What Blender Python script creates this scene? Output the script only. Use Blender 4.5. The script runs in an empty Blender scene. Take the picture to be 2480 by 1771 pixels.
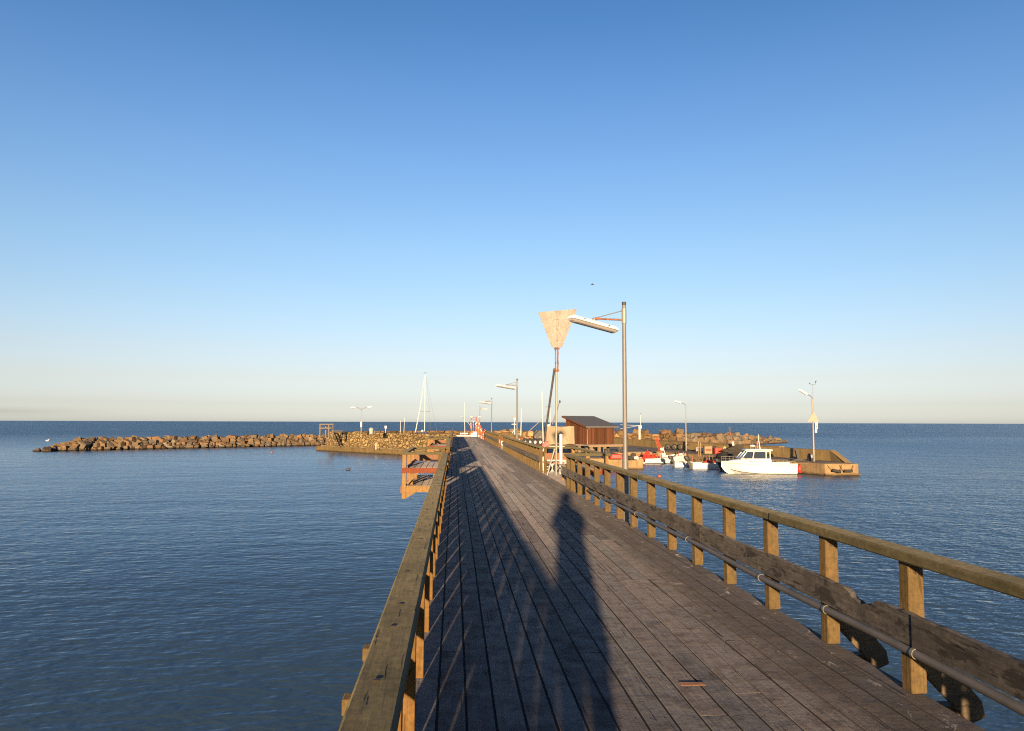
import bpy, bmesh, math, random
from mathutils import Vector, Matrix, Euler
rnd = random.Random(7)
R = math.radians
C = bpy.context.scene
COL = C.collection
PI = math.pi

# ------------------------------------------------------------------ camera
EYE = Vector((0, 0, 1.65))
FPX, IW, IH = 1790.0, 2480.0, 1771.0
YAW, PITCH, ROLL = R(4.41389915), R(4.38400185), R(0.17761635)
CM = Matrix.Rotation(-YAW, 3, 'Z') @ Matrix.Rotation(PI/2 + PITCH, 3, 'X') @ Matrix.Rotation(ROLL, 3, 'Z')
cd = bpy.data.cameras.new('view_camera'); cam = bpy.data.objects.new('view_camera', cd); COL.objects.link(cam)
cd.sensor_width = 36; cd.lens = FPX/IW*36; cd.clip_start = 0.02; cd.clip_end = 90000
cam.location = EYE; cam.rotation_euler = CM.to_euler(); C.camera = cam

def ray(px, py): return CM @ Vector(((px-IW/2)/FPX, -(py-IH/2)/FPX, -1))
def G(px, py, z):            # survey point of a photo pixel on the level z
    d = ray(px, py); return EYE + d*((z-EYE.z)/d.z)
def D(px, py, Y):            # ... on the cross plane Y
    d = ray(px, py); return EYE + d*(Y/d.y)

WZ = -2.44                   # water level (pier deck is z = 0)

# ------------------------------------------------------------------ mesh builder
class MB:
    def __init__(s): s.v = []; s.f = []; s.sm = []
    def add(s, vs, fs, smooth=False):
        n = len(s.v); s.v += [tuple(v) for v in vs]
        for f in fs: s.f.append([i+n for i in f]); s.sm.append(smooth)
    def hexa(s, p): s.add(p, [(0,3,2,1),(4,5,6,7),(0,1,5,4),(1,2,6,5),(2,3,7,6),(3,0,4,7)])
    def box(s, x0, x1, y0, y1, z0, z1):
        s.hexa([(x0,y0,z0),(x1,y0,z0),(x1,y1,z0),(x0,y1,z0),(x0,y0,z1),(x1,y0,z1),(x1,y1,z1),(x0,y1,z1)])
    def beam(s, a, b, w, h, up=(0,0,1)):
        a, b = Vector(a), Vector(b); d = (b-a).normalized(); u = Vector(up)
        if abs(d.dot(u)) > .98: u = Vector((0,1,0))
        r = d.cross(u).normalized()*(w/2); t = r.cross(d).normalized()*(h/2)
        s.hexa([a-r-t, a+r-t, b+r-t, b-r-t, a-r+t, a+r+t, b+r+t, b-r+t])
    def tube(s, pts, r, n=10, cap=True):
        pts = [Vector(p) for p in pts]; m = len(pts); rs = r if isinstance(r, (list, tuple)) else [r]*m
        vs = []; u = None
        for i, p in enumerate(pts):
            d = (pts[min(i+1, m-1)] - pts[max(i-1, 0)]).normalized()
            if u is None:
                u = Vector((0,0,1)) if abs(d.z) < .9 else Vector((1,0,0))
            a = (u - d*u.dot(d)).normalized(); b = d.cross(a); u = a
            for k in range(n):
                t = 2*PI*k/n; vs.append(p + (a*math.cos(t) + b*math.sin(t))*rs[i])
        fs = [(i*n+k, i*n+(k+1) % n, (i+1)*n+(k+1) % n, (i+1)*n+k) for i in range(m-1) for k in range(n)]
        s.add(vs, fs, True)
        if cap:
            s.add(vs[:n], [tuple(range(n))[::-1]]); s.add(vs[-n:], [tuple(range(n))])
    def ball(s, c, r, n=12, m=8, sz=1.0):
        vs = [(c[0], c[1], c[2]-r*sz)]
        for i in range(1, m):
            t = PI*i/m - PI/2
            for k in range(n):
                a = 2*PI*k/n; vs.append((c[0]+r*math.cos(t)*math.cos(a), c[1]+r*math.cos(t)*math.sin(a), c[2]+r*sz*math.sin(t)))
        vs.append((c[0], c[1], c[2]+r*sz)); L = len(vs)-1
        fs = [(0, 1+(k+1) % n, 1+k) for k in range(n)]
        for i in range(m-2):
            fs += [(1+i*n+k, 1+i*n+(k+1) % n, 1+(i+1)*n+(k+1) % n, 1+(i+1)*n+k) for k in range(n)]
        fs += [(L, 1+(m-2)*n+k, 1+(m-2)*n+(k+1) % n) for k in range(n)]
        s.add(vs, fs, True)
    def lathe(s, c, prof, n=16):     # prof: (radius, z)
        vs = []
        for r_, z_ in prof:
            for k in range(n):
                a = 2*PI*k/n; vs.append((c[0]+r_*math.cos(a), c[1]+r_*math.sin(a), c[2]+z_))
        m = len(prof)
        s.add(vs, [(i*n+k, i*n+(k+1) % n, (i+1)*n+(k+1) % n, (i+1)*n+k) for i in range(m-1) for k in range(n)], True)
        s.add(vs[:n], [tuple(range(n))[::-1]]); s.add(vs[-n:], [tuple(range(n))])
    def torus(s, c, R_, r_, ax, n=20, m=8):
        ax = Vector(ax).normalized(); a = ax.orthogonal().normalized(); b = ax.cross(a); c = Vector(c); vs = []
        for i in range(n):
            t = 2*PI*i/n; d = a*math.cos(t)+b*math.sin(t)
            for k in range(m):
                q = 2*PI*k/m; vs.append(c + d*(R_+r_*math.cos(q)) + ax*r_*math.sin(q)*1.15)
        s.add(vs, [(i*m+k, ((i+1) % n)*m+k, ((i+1) % n)*m+(k+1) % m, i*m+(k+1) % m) for i in range(n) for k in range(m)], True)
    def prism(s, poly, z0, z1):      # level polygon, counter-clockwise
        n = len(poly); vs = [(x, y, z0) for x, y in poly] + [(x, y, z1) for x, y in poly]
        s.add(vs, [tuple(range(n))[::-1], tuple(range(n, 2*n))] + [(i, (i+1) % n, n+(i+1) % n, n+i) for i in range(n)])
    def plate(s, pts, off):          # polygon given thickness
        off = Vector(off); n = len(pts); p = [Vector(q) for q in pts]; vs = p + [q+off for q in p]
        s.add(vs, [tuple(range(n))[::-1], tuple(range(n, 2*n))] + [(i, (i+1) % n, n+(i+1) % n, n+i) for i in range(n)])
    def build(s, name, mat, parent=None, world=False, bevel=0, loc=None):
        me = bpy.data.meshes.new(name)
        vs = s.v
        if world and parent is not None:
            w = parent.location if parent.parent is None else parent.location + parent.parent.location
            vs = [(x-w[0], y-w[1], z-w[2]) for x, y, z in vs]
        if loc is not None: vs = [(x-loc[0], y-loc[1], z-loc[2]) for x, y, z in vs]
        me.from_pydata(vs, [], s.f); me.polygons.foreach_set('use_smooth', s.sm)
        bm = bmesh.new(); bm.from_mesh(me); bmesh.ops.recalc_face_normals(bm, faces=bm.faces); bm.to_mesh(me); bm.free()
        me.materials.append(mat)
        o = bpy.data.objects.new(name, me); COL.objects.link(o)
        if parent is not None: o.parent = parent
        if loc is not None: o.location = loc
        if bevel:
            b = o.modifiers.new('edge', 'BEVEL'); b.width = bevel; b.segments = 1; b.limit_method = 'ANGLE'; b.angle_limit = R(50)
        return o

def tag(o, label=None, cat=None, group=None, kind=None):
    for k_, v_ in (('label', label), ('category', cat), ('group', group), ('kind', kind)):
        if v_: o[k_] = v_
    return o
def thing(name, label, cat, loc=(0,0,0), group=None, rz=0):
    o = bpy.data.objects.new(name, None); COL.objects.link(o); o.empty_display_size = .2
    o.location = loc; o.rotation_euler = (0,0,rz); return tag(o, label, cat, group)
KIDS = {}
def kids(o): return [c for c in bpy.data.objects if c.parent == o]
def copy_tree(o, parent=None):
    c = o.copy(); COL.objects.link(c)
    if parent is not None: c.parent = parent
    for ch in kids(o): copy_tree(ch, c)
    return c

# ------------------------------------------------------------------ materials
class NT:
    def __init__(s, name):
        s.m = bpy.data.materials.new(name); s.m.use_nodes = True; s.t = s.m.node_tree
        s.b = s.t.nodes['Principled BSDF']
    def n(s, typ, **kw):
        o = s.t.nodes.new(typ)
        for k_, v_ in kw.items():
            if k_ in o.inputs.keys() or isinstance(k_, int): o.inputs[k_].default_value = v_
            else: setattr(o, k_, v_)
        return o
    def l(s, a, b): s.t.links.new(a, b)
    def coords(s, scale=(1,1,1), kind='Object'):
        tc = s.n('ShaderNodeTexCoord'); mp = s.n('ShaderNodeMapping'); mp.inputs['Scale'].default_value = scale
        s.l(tc.outputs[kind], mp.inputs['Vector']); return mp.outputs['Vector']
    def noise(s, vec, scale=5, detail=4, rough=.55, dist=0):
        o = s.n('ShaderNodeTexNoise'); o.inputs['Scale'].default_value = scale; o.inputs['Detail'].default_value = detail
        o.inputs['Roughness'].default_value = rough; o.inputs['Distortion'].default_value = dist
        s.l(vec, o.inputs['Vector']); return o.outputs['Fac']
    def ramp(s, fac, stops):
        o = s.n('ShaderNodeValToRGB'); e = o.color_ramp.elements
        while len(e) < len(stops): e.new(.5)
        for i, (p, c) in enumerate(stops):
            e[i].position = p; e[i].color = (c[0], c[1], c[2], 1) if isinstance(c, (tuple, list)) else (c, c, c, 1)
        s.l(fac, o.inputs['Fac']); return o.outputs['Color']
    def mix(s, fac, a, b, mode='MIX'):
        o = s.n('ShaderNodeMix', data_type='RGBA', blend_type=mode)
        for i, x in ((0, fac), (6, a), (7, b)):
            if isinstance(x, (int, float)): o.inputs[i].default_value = x
            elif isinstance(x, (tuple, list)): o.inputs[i].default_value = (*x, 1)
            else: s.l(x, o.inputs[i])
        return o.outputs[2]
    def math(s, op, a, b=0.0):
        o = s.n('ShaderNodeMath', operation=op)
        for i, x in ((0, a), (1, b)):
            if isinstance(x, (int, float)): o.inputs[i].default_value = x
            else: s.l(x, o.inputs[i])
        return o.outputs[0]
    def bump(s, h, strength=.3, dist=.01, prev=None):
        o = s.n('ShaderNodeBump'); o.inputs['Strength'].default_value = strength; o.inputs['Distance'].default_value = dist
        s.l(h, o.inputs['Height'])
        if prev is not None: s.l(prev, o.inputs['Normal'])
        return o.outputs['Normal']
    def island(s): return s.n('ShaderNodeNewGeometry').outputs['Random Per Island']
    def objrand(s): return s.n('ShaderNodeObjectInfo').outputs['Random']
    def done(s, col=None, rough=.8, nrm=None, metal=0, spec=.5, rough_diff=0):
        if col is not None:
            if isinstance(col, (tuple, list)): s.b.inputs['Base Color'].default_value = (*col, 1)
            else: s.l(col, s.b.inputs['Base Color'])
        if isinstance(rough, (int, float)): s.b.inputs['Roughness'].default_value = rough
        else: s.l(rough, s.b.inputs['Roughness'])
        s.b.inputs['Metallic'].default_value = metal; s.b.inputs['Specular IOR Level'].default_value = spec
        if nrm is not None: s.l(nrm, s.b.inputs['Normal'])
        if rough_diff: s.b.inputs['Diffuse Roughness'].default_value = rough_diff
        return s.m

def sc3(grain, a, b):   # stretched scale, long along the grain axis
    return tuple(b if ax == grain else a for ax in 'xyz')
def wood(name, c1, c2, c3, grain='y', spots=None, rough=.8, crack=.5, var=.35):
    m = NT(name); v = m.coords(sc3(grain, 1, .07))
    rv = m.island(); off = m.n('ShaderNodeVectorMath', operation='ADD'); sc = m.n('ShaderNodeVectorMath', operation='SCALE')
    cv = m.n('ShaderNodeCombineXYZ'); m.l(rv, cv.inputs[0]); m.l(rv, cv.inputs[1]); m.l(rv, cv.inputs[2])
    m.l(cv.outputs[0], sc.inputs[0]); sc.inputs['Scale'].default_value = 37.0
    m.l(v, off.inputs[0]); m.l(sc.outputs[0], off.inputs[1]); v = off.outputs[0]
    g = m.noise(v, 60, 4, .6, .4); g2 = m.noise(v, 14, 3, .5, .3)
    col = m.mix(m.ramp(g, [(.3, 0.0), (.7, 1.0)]), c1, c2)
    v2 = m.coords((1,1,1)); big = m.noise(v2, 2.3, 4, .6)
    col = m.mix(m.ramp(big, [(.42, 0.0), (.68, .8)]), col, c3)
    vr = m.ramp(rv, [(0, 1-var), (1, 1+var*.6)])
    col = m.mix(1.0, col, vr, 'MULTIPLY')
    col = m.mix(1.0, col, m.ramp(m.noise(v2, 26, 5, .75), [(.25, .55), (.75, 1.4)]), 'MULTIPLY')      # mottled by lichen and dirt
    cr = m.ramp(m.noise(v, 44, 2, .4, .05), [(.285, 0.0), (.325, 1.0)])
    col = m.mix(crack, col, m.mix(1.0, col, m.mix(1.0, cr, (.35,.3,.28), 'LIGHTEN'), 'MULTIPLY'))
    if spots:
        sp = m.ramp(m.noise(m.coords(sc3(grain, 1, .3)), spots[1], 5, .7, .5), [(spots[2], 0.0), (spots[2]+.05, 1.0)])
        col = m.mix(m.math('MULTIPLY', sp, spots[3]), col, spots[0])
    n1 = m.bump(g, .5, .004); n2 = m.bump(cr, .6, .006, n1); n3 = m.bump(g2, .4, .006, n2)
    return m.done(col, rough, n3, spec=.3, rough_diff=.8)

def plain(name, col, rough=.5, metal=0, vary=.12, sc=6, spec=.5, bump=.0):
    m = NT(name); v = m.coords(); n_ = m.noise(v, sc, 5, .65)
    a = tuple(c*(1-vary) for c in col); b = tuple(min(1, c*(1+vary)) for c in col)
    c = m.mix(m.ramp(n_, [(.3, 0.0), (.7, 1.0)]), a, b)
    return m.done(c, rough, m.bump(n_, bump, .01) if bump else None, metal, spec)
def stained(name, col, stain, amt=.5, sc=4, rough=.6, metal=0, th=.52):
    m = NT(name); v = m.coords(); n_ = m.noise(v, sc, 6, .7); n2 = m.noise(v, sc*7, 3, .6)
    c = m.mix(m.math('MULTIPLY', m.ramp(n_, [(th, 0.0), (th+.14, 1.0)]), amt), col, stain)
    c = m.mix(.25, c, m.mix(1.0, c, m.ramp(n2, [(.3,.55),(.7,1.25)]), 'MULTIPLY'))
    return m.done(c, rough, m.bump(n2, .2, .004), metal)

# pier deck: weathered planks, worn and speckled towards the right edge
def deck_mat():
    m = NT('deck_planks'); rv = m.island()
    v = m.coords((1, .05, 1)); off = m.n('ShaderNodeVectorMath', operation='ADD'); cv = m.n('ShaderNodeCombineXYZ')
    r9 = m.math('MULTIPLY', rv, 53.0)
    for i in range(3): m.l(r9, cv.inputs[i])
    m.l(v, off.inputs[0]); m.l(cv.outputs[0], off.inputs[1]); v = off.outputs[0]
    g = m.noise(v, 75, 4, .65, .3); g2 = m.noise(v, 16, 3, .5, .5)
    w = m.coords((1,1,1)); big = m.noise(w, .9, 5, .62); mid = m.noise(w, 5.5, 5, .65)
    col = m.mix(m.ramp(g, [(.28, 0.0), (.72, 1.0)]), (.058,.053,.052), (.130,.119,.115))
    col = m.mix(m.ramp(big, [(.4, 0.0), (.66, .75)]), col, (.088,.082,.080))
    col = m.mix(m.ramp(mid, [(.50, 0.0), (.68, .7)]), col, (.040,.034,.033))
    col = m.mix(1.0, col, m.ramp(rv, [(0, .66), (.5, 1.0), (1, 1.3)]), 'MULTIPLY')
    hue = m.ramp(m.math('FRACT', m.math('MULTIPLY', rv, 7.3)), [(0, (1.05,.98,.96)), (1, (.96,1.0,1.03))])
    col = m.mix(1.0, col, hue, 'MULTIPLY')
    vc = m.n('ShaderNodeVectorMath', operation='MULTIPLY'); m.l(v, vc.inputs[0]); vc.inputs[1].default_value = (1,.5,1)
    cr = m.ramp(m.noise(vc.outputs[0], 42, 2, .4, .6), [(.262, 0.0), (.30, 1.0)])
    col = m.mix(1.0, col, m.mix(1.0, cr, (.3,.28,.28), 'LIGHTEN'), 'MULTIPLY')
    # rows of nail heads over every bearer
    s0 = m.n('ShaderNodeSeparateXYZ'); m.l(m.coords((1,1,1)), s0.inputs[0])
    ny = m.math('MULTIPLY', m.math('SUBTRACT', m.math('FRACT', m.math('ADD', m.math('DIVIDE', s0.outputs[1], .65), m.math('MULTIPLY', rv, .05))), .5), .65)
    nx = m.math('MULTIPLY', m.math('SUBTRACT', m.math('FRACT', m.math('DIVIDE', m.math('ADD', s0.outputs[0], 1.55), .08237)), .5), .08237)
    nd = m.math('SQRT', m.math('ADD', m.math('POWER', nx, 2.0), m.math('POWER', ny, 2.0)))
    nail = m.ramp(m.math('MULTIPLY', nd, 50.0), [(.22, .25), (.45, 1.0)])
    col = m.mix(1.0, col, nail, 'MULTIPLY')
    sx = m.n('ShaderNodeSeparateXYZ'); m.l(w, sx.inputs[0])
    edge = m.ramp(m.math('MULTIPLY', m.math('ADD', sx.outputs[0], m.math('ADD', 1.3, m.math('MULTIPLY', big, .9))), .25), [(.60, 0.0), (.72, 1.0)])
    col = m.mix(m.math('MULTIPLY', edge, .75), col, (.042,.036,.032))            # old worn tread boards by the rail
    wd = m.coords((1, .55, 1)); dn = m.noise(wd, 7.5, 5, .72, .8); dn2 = m.noise(w, 1.6, 2, .5)
    drop = m.math('MULTIPLY', m.ramp(dn, [(.605, 0.0), (.665, 1.0)]), m.ramp(dn2, [(.4, 0.0), (.55, 1.0)]))
    col = m.mix(m.math('MULTIPLY', drop, m.math('ADD', m.math('MULTIPLY', edge, .55), .1)), col, (.30,.28,.27))
    fl = m.ramp(m.noise(w, 38, 2, .5), [(.735, 0.0), (.76, 1.0)])
    col = m.mix(m.math('MULTIPLY', fl, .55), col, (.22,.21,.2))
    n1 = m.bump(g, .7, .006); n2 = m.bump(cr, .8, .012, n1); n3 = m.bump(g2, .6, .012, n2); n4 = m.bump(mid, .35, .02, n3)
    return m.done(col, m.ramp(mid, [(.3,.62),(.7,.9)]), n4, spec=.22, rough_diff=1.0)

def masonry(name, c1, c2, gap, scale, zs=1.7, bumpd=.12, wet=None):
    m = NT(name); v = m.coords((1, 1, zs)); wn = m.n('ShaderNodeTexNoise'); wn.inputs['Scale'].default_value = 1.3; m.l(v, wn.inputs['Vector'])
    ad = m.n('ShaderNodeVectorMath', operation='MULTIPLY_ADD'); m.l(wn.outputs['Color'], ad.inputs[0]); ad.inputs[1].default_value = (.5,.5,.5); m.l(v, ad.inputs[2])
    vo = m.n('ShaderNodeTexVoronoi'); vo.inputs['Scale'].default_value = scale; m.l(ad.outputs[0], vo.inputs['Vector'])
    ve = m.n('ShaderNodeTexVoronoi', feature='DISTANCE_TO_EDGE'); ve.inputs['Scale'].default_value = scale; m.l(ad.outputs[0], ve.inputs['Vector'])
    sp = m.n('ShaderNodeSeparateColor'); m.l(vo.outputs['Color'], sp.inputs[0])
    n_ = m.noise(v, 9, 5, .7)
    col = m.mix(sp.outputs[0], c1, c2); col = m.mix(1.0, col, m.ramp(n_, [(.25,.6),(.75,1.3)]), 'MULTIPLY')
    col = m.mix(1.0, col, m.ramp(sp.outputs[1], [(0,.7),(1,1.25)]), 'MULTIPLY')
    e = m.ramp(ve.outputs['Distance'], [(.03, 0.0), (.12, 1.0)])
    ej = m.ramp(m.math('ADD', ve.outputs['Distance'], m.math('MULTIPLY', n_, .1)), [(.07, 0.0), (.11, 1.0)])
    col = m.mix(ej, gap, col)
    if wet: col = wetband(m, col, *wet)
    nb = m.bump(e, 1.0, bumpd); n2 = m.bump(n_, .5, .05, nb); n3 = m.bump(sp.outputs[2], .8, bumpd*.9, n2)
    return m.done(col, .9, n3, spec=.2)
def wetband(m, col, z0, z1, dark):       # weed and damp below the tide mark
    g = m.n('ShaderNodeNewGeometry'); sx = m.n('ShaderNodeSeparateXYZ'); m.l(g.outputs['Position'], sx.inputs[0])
    w = m.coords((.6,.6,.6)); t = m.math('ADD', sx.outputs[2], m.math('MULTIPLY', m.noise(w, 3, 4, .6), .3))
    f = m.n('ShaderNodeMapRange'); m.l(t, f.inputs[0]); f.inputs[1].default_value = z0+.15; f.inputs[2].default_value = z1+.15
    return m.mix(f.outputs[0], dark, col)
def concrete(name, c1, c2, wet=True):
    m = NT(name); v = m.coords((1,1,1)); vs = m.coords((1.2,1.2,.12)); n_ = m.noise(v, 1.1, 6, .7); n2 = m.noise(v, 14, 4, .6); st = m.noise(vs, 3, 4, .6)
    col = m.mix(m.ramp(n_, [(.35, 0.0), (.65, 1.0)]), c1, c2)
    col = m.mix(m.ramp(st, [(.5, 0.0), (.72, .55)]), col, tuple(c*.45 for c in c1))
    col = m.mix(1.0, col, m.ramp(n2, [(.3,.8),(.7,1.15)]), 'MULTIPLY')
    if wet: col = wetband(m, col, WZ+.02, WZ+.22, (.03,.022,.012))
    return m.done(col, .9, m.bump(n2, .4, .02, m.bump(n_, .4, .06)), spec=.2)
def rock_mat():
    m = NT('boulder_stone'); r_ = m.objrand(); v = m.coords(); n_ = m.noise(v, 2.2, 6, .7); n2 = m.noise(v, 9, 4, .65)
    col = m.ramp(r_, [(0, (.15,.095,.05)), (.3, (.21,.14,.078)), (.55, (.14,.115,.082)), (.75, (.24,.14,.07)), (.9, (.18,.155,.12)), (1, (.30,.235,.165))])
    col = m.mix(1.0, col, m.ramp(n_, [(.25,.42),(.75,1.08)]), 'MULTIPLY')
    col = m.mix(m.ramp(n2, [(.6,0.0),(.75,.5)]), col, (.06,.055,.03))
    col = wetband(m, col, WZ+.08, WZ+.30, (.020,.016,.010))
    return m.done(col, .88, m.bump(n2, .6, .06, m.bump(n_, .7, .2)), spec=.25)

M = {}
M['deck'] = deck_mat()
oliveA = ((.068,.056,.027), (.112,.092,.046), (.058,.050,.021))
M['rail_y'] = wood('rail_weathered', *oliveA, 'y', spots=((.34,.33,.30), 9, .74, .7), crack=.6, var=.15)
M['rail_x'] = wood('rail_weathered_cross', *oliveA, 'x', crack=.6, var=.15)
postA = ((.074,.046,.016), (.112,.071,.026), (.068,.047,.014))
postB = ((.115,.058,.014), (.165,.086,.022), (.10,.06,.012))
M['post'] = wood('post_timber', *postA, 'z', crack=.7, var=.3)
M['post_left'] = wood('post_timber_orange', *postB, 'z', crack=.7, var=.2)
M['brace'] = wood('brace_timber', (.07,.05,.03), (.13,.09,.05), (.05,.04,.03), 'x', crack=.7)
M['mid'] = wood('mid_rail_rotten', (.038,.033,.030), (.092,.082,.073), (.038,.033,.030), 'y', spots=((.016,.013,.011), 9, .55, .8), crack=.9, var=.2)
M['beam'] = wood('under_timber', (.09,.065,.04), (.16,.12,.07), (.05,.04,.03), 'x')
M['edge'] = wood('edge_timber', (.07,.055,.042), (.13,.10,.08), (.05,.04,.03), 'y')
M['new_z'] = wood('new_pine_post', (0.189,0.105,0.038), (0.252,0.147,0.056), (0.203,0.115,0.042), 'z', crack=.3, var=.1)
M['new_x'] = wood('new_pine_board', (0.168,0.084,0.045), (0.231,0.119,0.066), (0.154,0.077,0.042), 'x', crack=.4, var=.15)
M['new_y'] = wood('new_pine_rail', (0.168,0.084,0.045), (0.231,0.119,0.066), (0.154,0.077,0.042), 'y', crack=.4, var=.15)
M['greyboard'] = wood('grey_boards', (.11,.095,.085), (.19,.165,.15), (.10,.09,.085), 'x', crack=.6)
M['redboard'] = wood('red_stained_board', (.15,.032,.012), (.21,.05,.018), (.12,.032,.014), 'x', crack=.3, var=.1)
M['redbrown'] = wood('red_brown_timber', (.10,.038,.016), (.15,.062,.028), (.09,.04,.018), 'z', crack=.4, var=.2)
M['seam'] = plain('seam_shade', (.010,.009,.008), 1.0, vary=.4)
M['pipe'] = plain('grey_plastic_pipe', (.125,.11,.095), .55, vary=.2, sc=3)
M['collar'] = plain('pale_pipe_collar', (.16,.145,.12), .6)
M['galv'] = stained('galvanised_steel', (.135,.128,.128), (.10,.075,.055), .5, 5, .55, .2)
M['galv2'] = stained('pale_galvanised_steel', (.215,.195,.17), (.14,.09,.05), .5, 6, .5, .2, .56)
M['rust'] = stained('rusty_steel', (0.24,0.104,0.06), (0.096,0.036,0.02), .9, 9, .8, .2, .45)
M['enamel'] = stained('cream_lamp_enamel', (.80,.79,.74), (.5,.42,.3), .3, 9, .4, 0, .62)
M['diff'] = plain('clouded_lamp_cover', (0.264,0.24,0.232), .3, vary=.1)
M['signwood'] = wood('bleached_sign_boards', (.265,.24,.21), (.325,.295,.26), (.24,.215,.19), 'z', crack=.3, var=.1, spots=((.16,.14,.12), 16, .70, .5))
M['dark'] = plain('dark_metal', (.03,.027,.025), .6)
M['bolt'] = stained('rusty_bolt', (.06,.035,.02), (.03,.018,.012), .8, 30, .8)
M['rubber'] = plain('black_rubber', (.018,.016,.015), .75, vary=.3)
M['white'] = stained('white_gelcoat', (0.6,0.593,0.555), (0.465,0.413,0.315), .3, 2.2, .3, 0, .58)
M['whitep'] = stained('white_paint', (0.53,0.517,0.476), (0.34,0.286,0.204), .4, 5, .5, 0, .58)
M['red'] = plain('red_plastic', (0.496,0.024,0.014), .5, vary=.2)
M['redp'] = stained('red_paint', (0.375,0.045,0.019), (0.188,0.045,0.022), .5, 5, .6)
M['redlight'] = plain('faded_red_paint', (.25,.075,.05), .6, vary=.25)
M['orange'] = plain('orange_plastic', (0.525,0.119,0.021), .5, vary=.2)
M['glass'] = plain('tinted_glass', (.02,.026,.032), .06, vary=.1, spec=.9)
M['blue'] = plain('dark_blue_cloth', (.035,.045,.12), .9)
M['yel'] = plain('pale_yellow_plastic', (0.432,0.372,0.15), .5)
M['grey'] = plain('grey_paint', (.28,.27,.26), .6)
M['greyblue'] = plain('pale_grey_green_cover', (0.252,0.276,0.252), .6)
M['tan'] = plain('tan_timber', (0.218,0.151,0.08), .75, vary=.2)
M['net'] = plain('dark_net', (.035,.03,.022), 1.0, vary=.6, sc=14, bump=.8)
M['rednet'] = plain('red_net', (0.44,0.024,0.016), .95, vary=.5, sc=12, bump=.8)
M['concrete'] = concrete('quay_concrete', (0.195,0.128,0.064), (0.27,0.188,0.098))
M['olive'] = concrete('mossy_concrete', (.23,.155,.065), (.31,.215,.095), False)
M['ground'] = concrete('quay_paving', (0.198,0.153,0.108), (0.261,0.207,0.149))
M['wall'] = masonry('rubble_masonry', (0.211,0.14,0.059), (0.31,0.223,0.105), (0.099,0.062,0.028), 1.5, 1.9, .16)
M['footing'] = concrete('old_footing', (.10,.068,.030), (.155,.108,.05))
M['footing_top'] = concrete('worn_footing_top', (.17,.125,.065), (.23,.17,.09), False)
M['greywood'] = plain('weathered_grey_wood', (.13,.10,.072), .85, vary=.25, sc=9)
M['outwall'] = masonry('brown_masonry', (0.14,0.081,0.035), (0.224,0.14,0.066), (0.077,0.045,0.021), .9, 1.6, .12)
M['rock'] = rock_mat()
M['person'] = plain('dark_jacket', (.03,.035,.05), .9)
M['skin'] = plain('skin_tone', (.45,.26,.18), .6)
M['hair'] = plain('brown_hair', (.05,.03,.02), .8)
def shed_mat():
    m = NT('red_shed_boards'); rv = m.island(); v = m.coords((1,1,.06)); g = m.noise(v, 30, 4, .6)
    col = m.mix(m.ramp(g, [(.3,0.0),(.7,1.0)]), (.064,.023,.0105), (.105,.041,.019))
    col = m.mix(1.0, col, m.ramp(rv, [(0,.6),(1,1.3)]), 'MULTIPLY')
    return m.done(col, .85, m.bump(g, .4, .01), spec=.2)
M['shed'] = shed_mat()
M['felt'] = plain('roofing_felt', (.075,.075,.085), .9, vary=.2, sc=9, bump=.3)
def tarp_mat():
    m = NT('tan_canvas'); v = m.coords((1,1,.35)); n_ = m.noise(v, 2.2, 4, .6, .8)
    col = m.mix(m.ramp(n_, [(.35,0.0),(.65,1.0)]), (.20,.150,.095), (.275,.215,.14))
    return m.done(col, .85, m.bump(n_, .8, .12))
M['tarp'] = tarp_mat()

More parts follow.
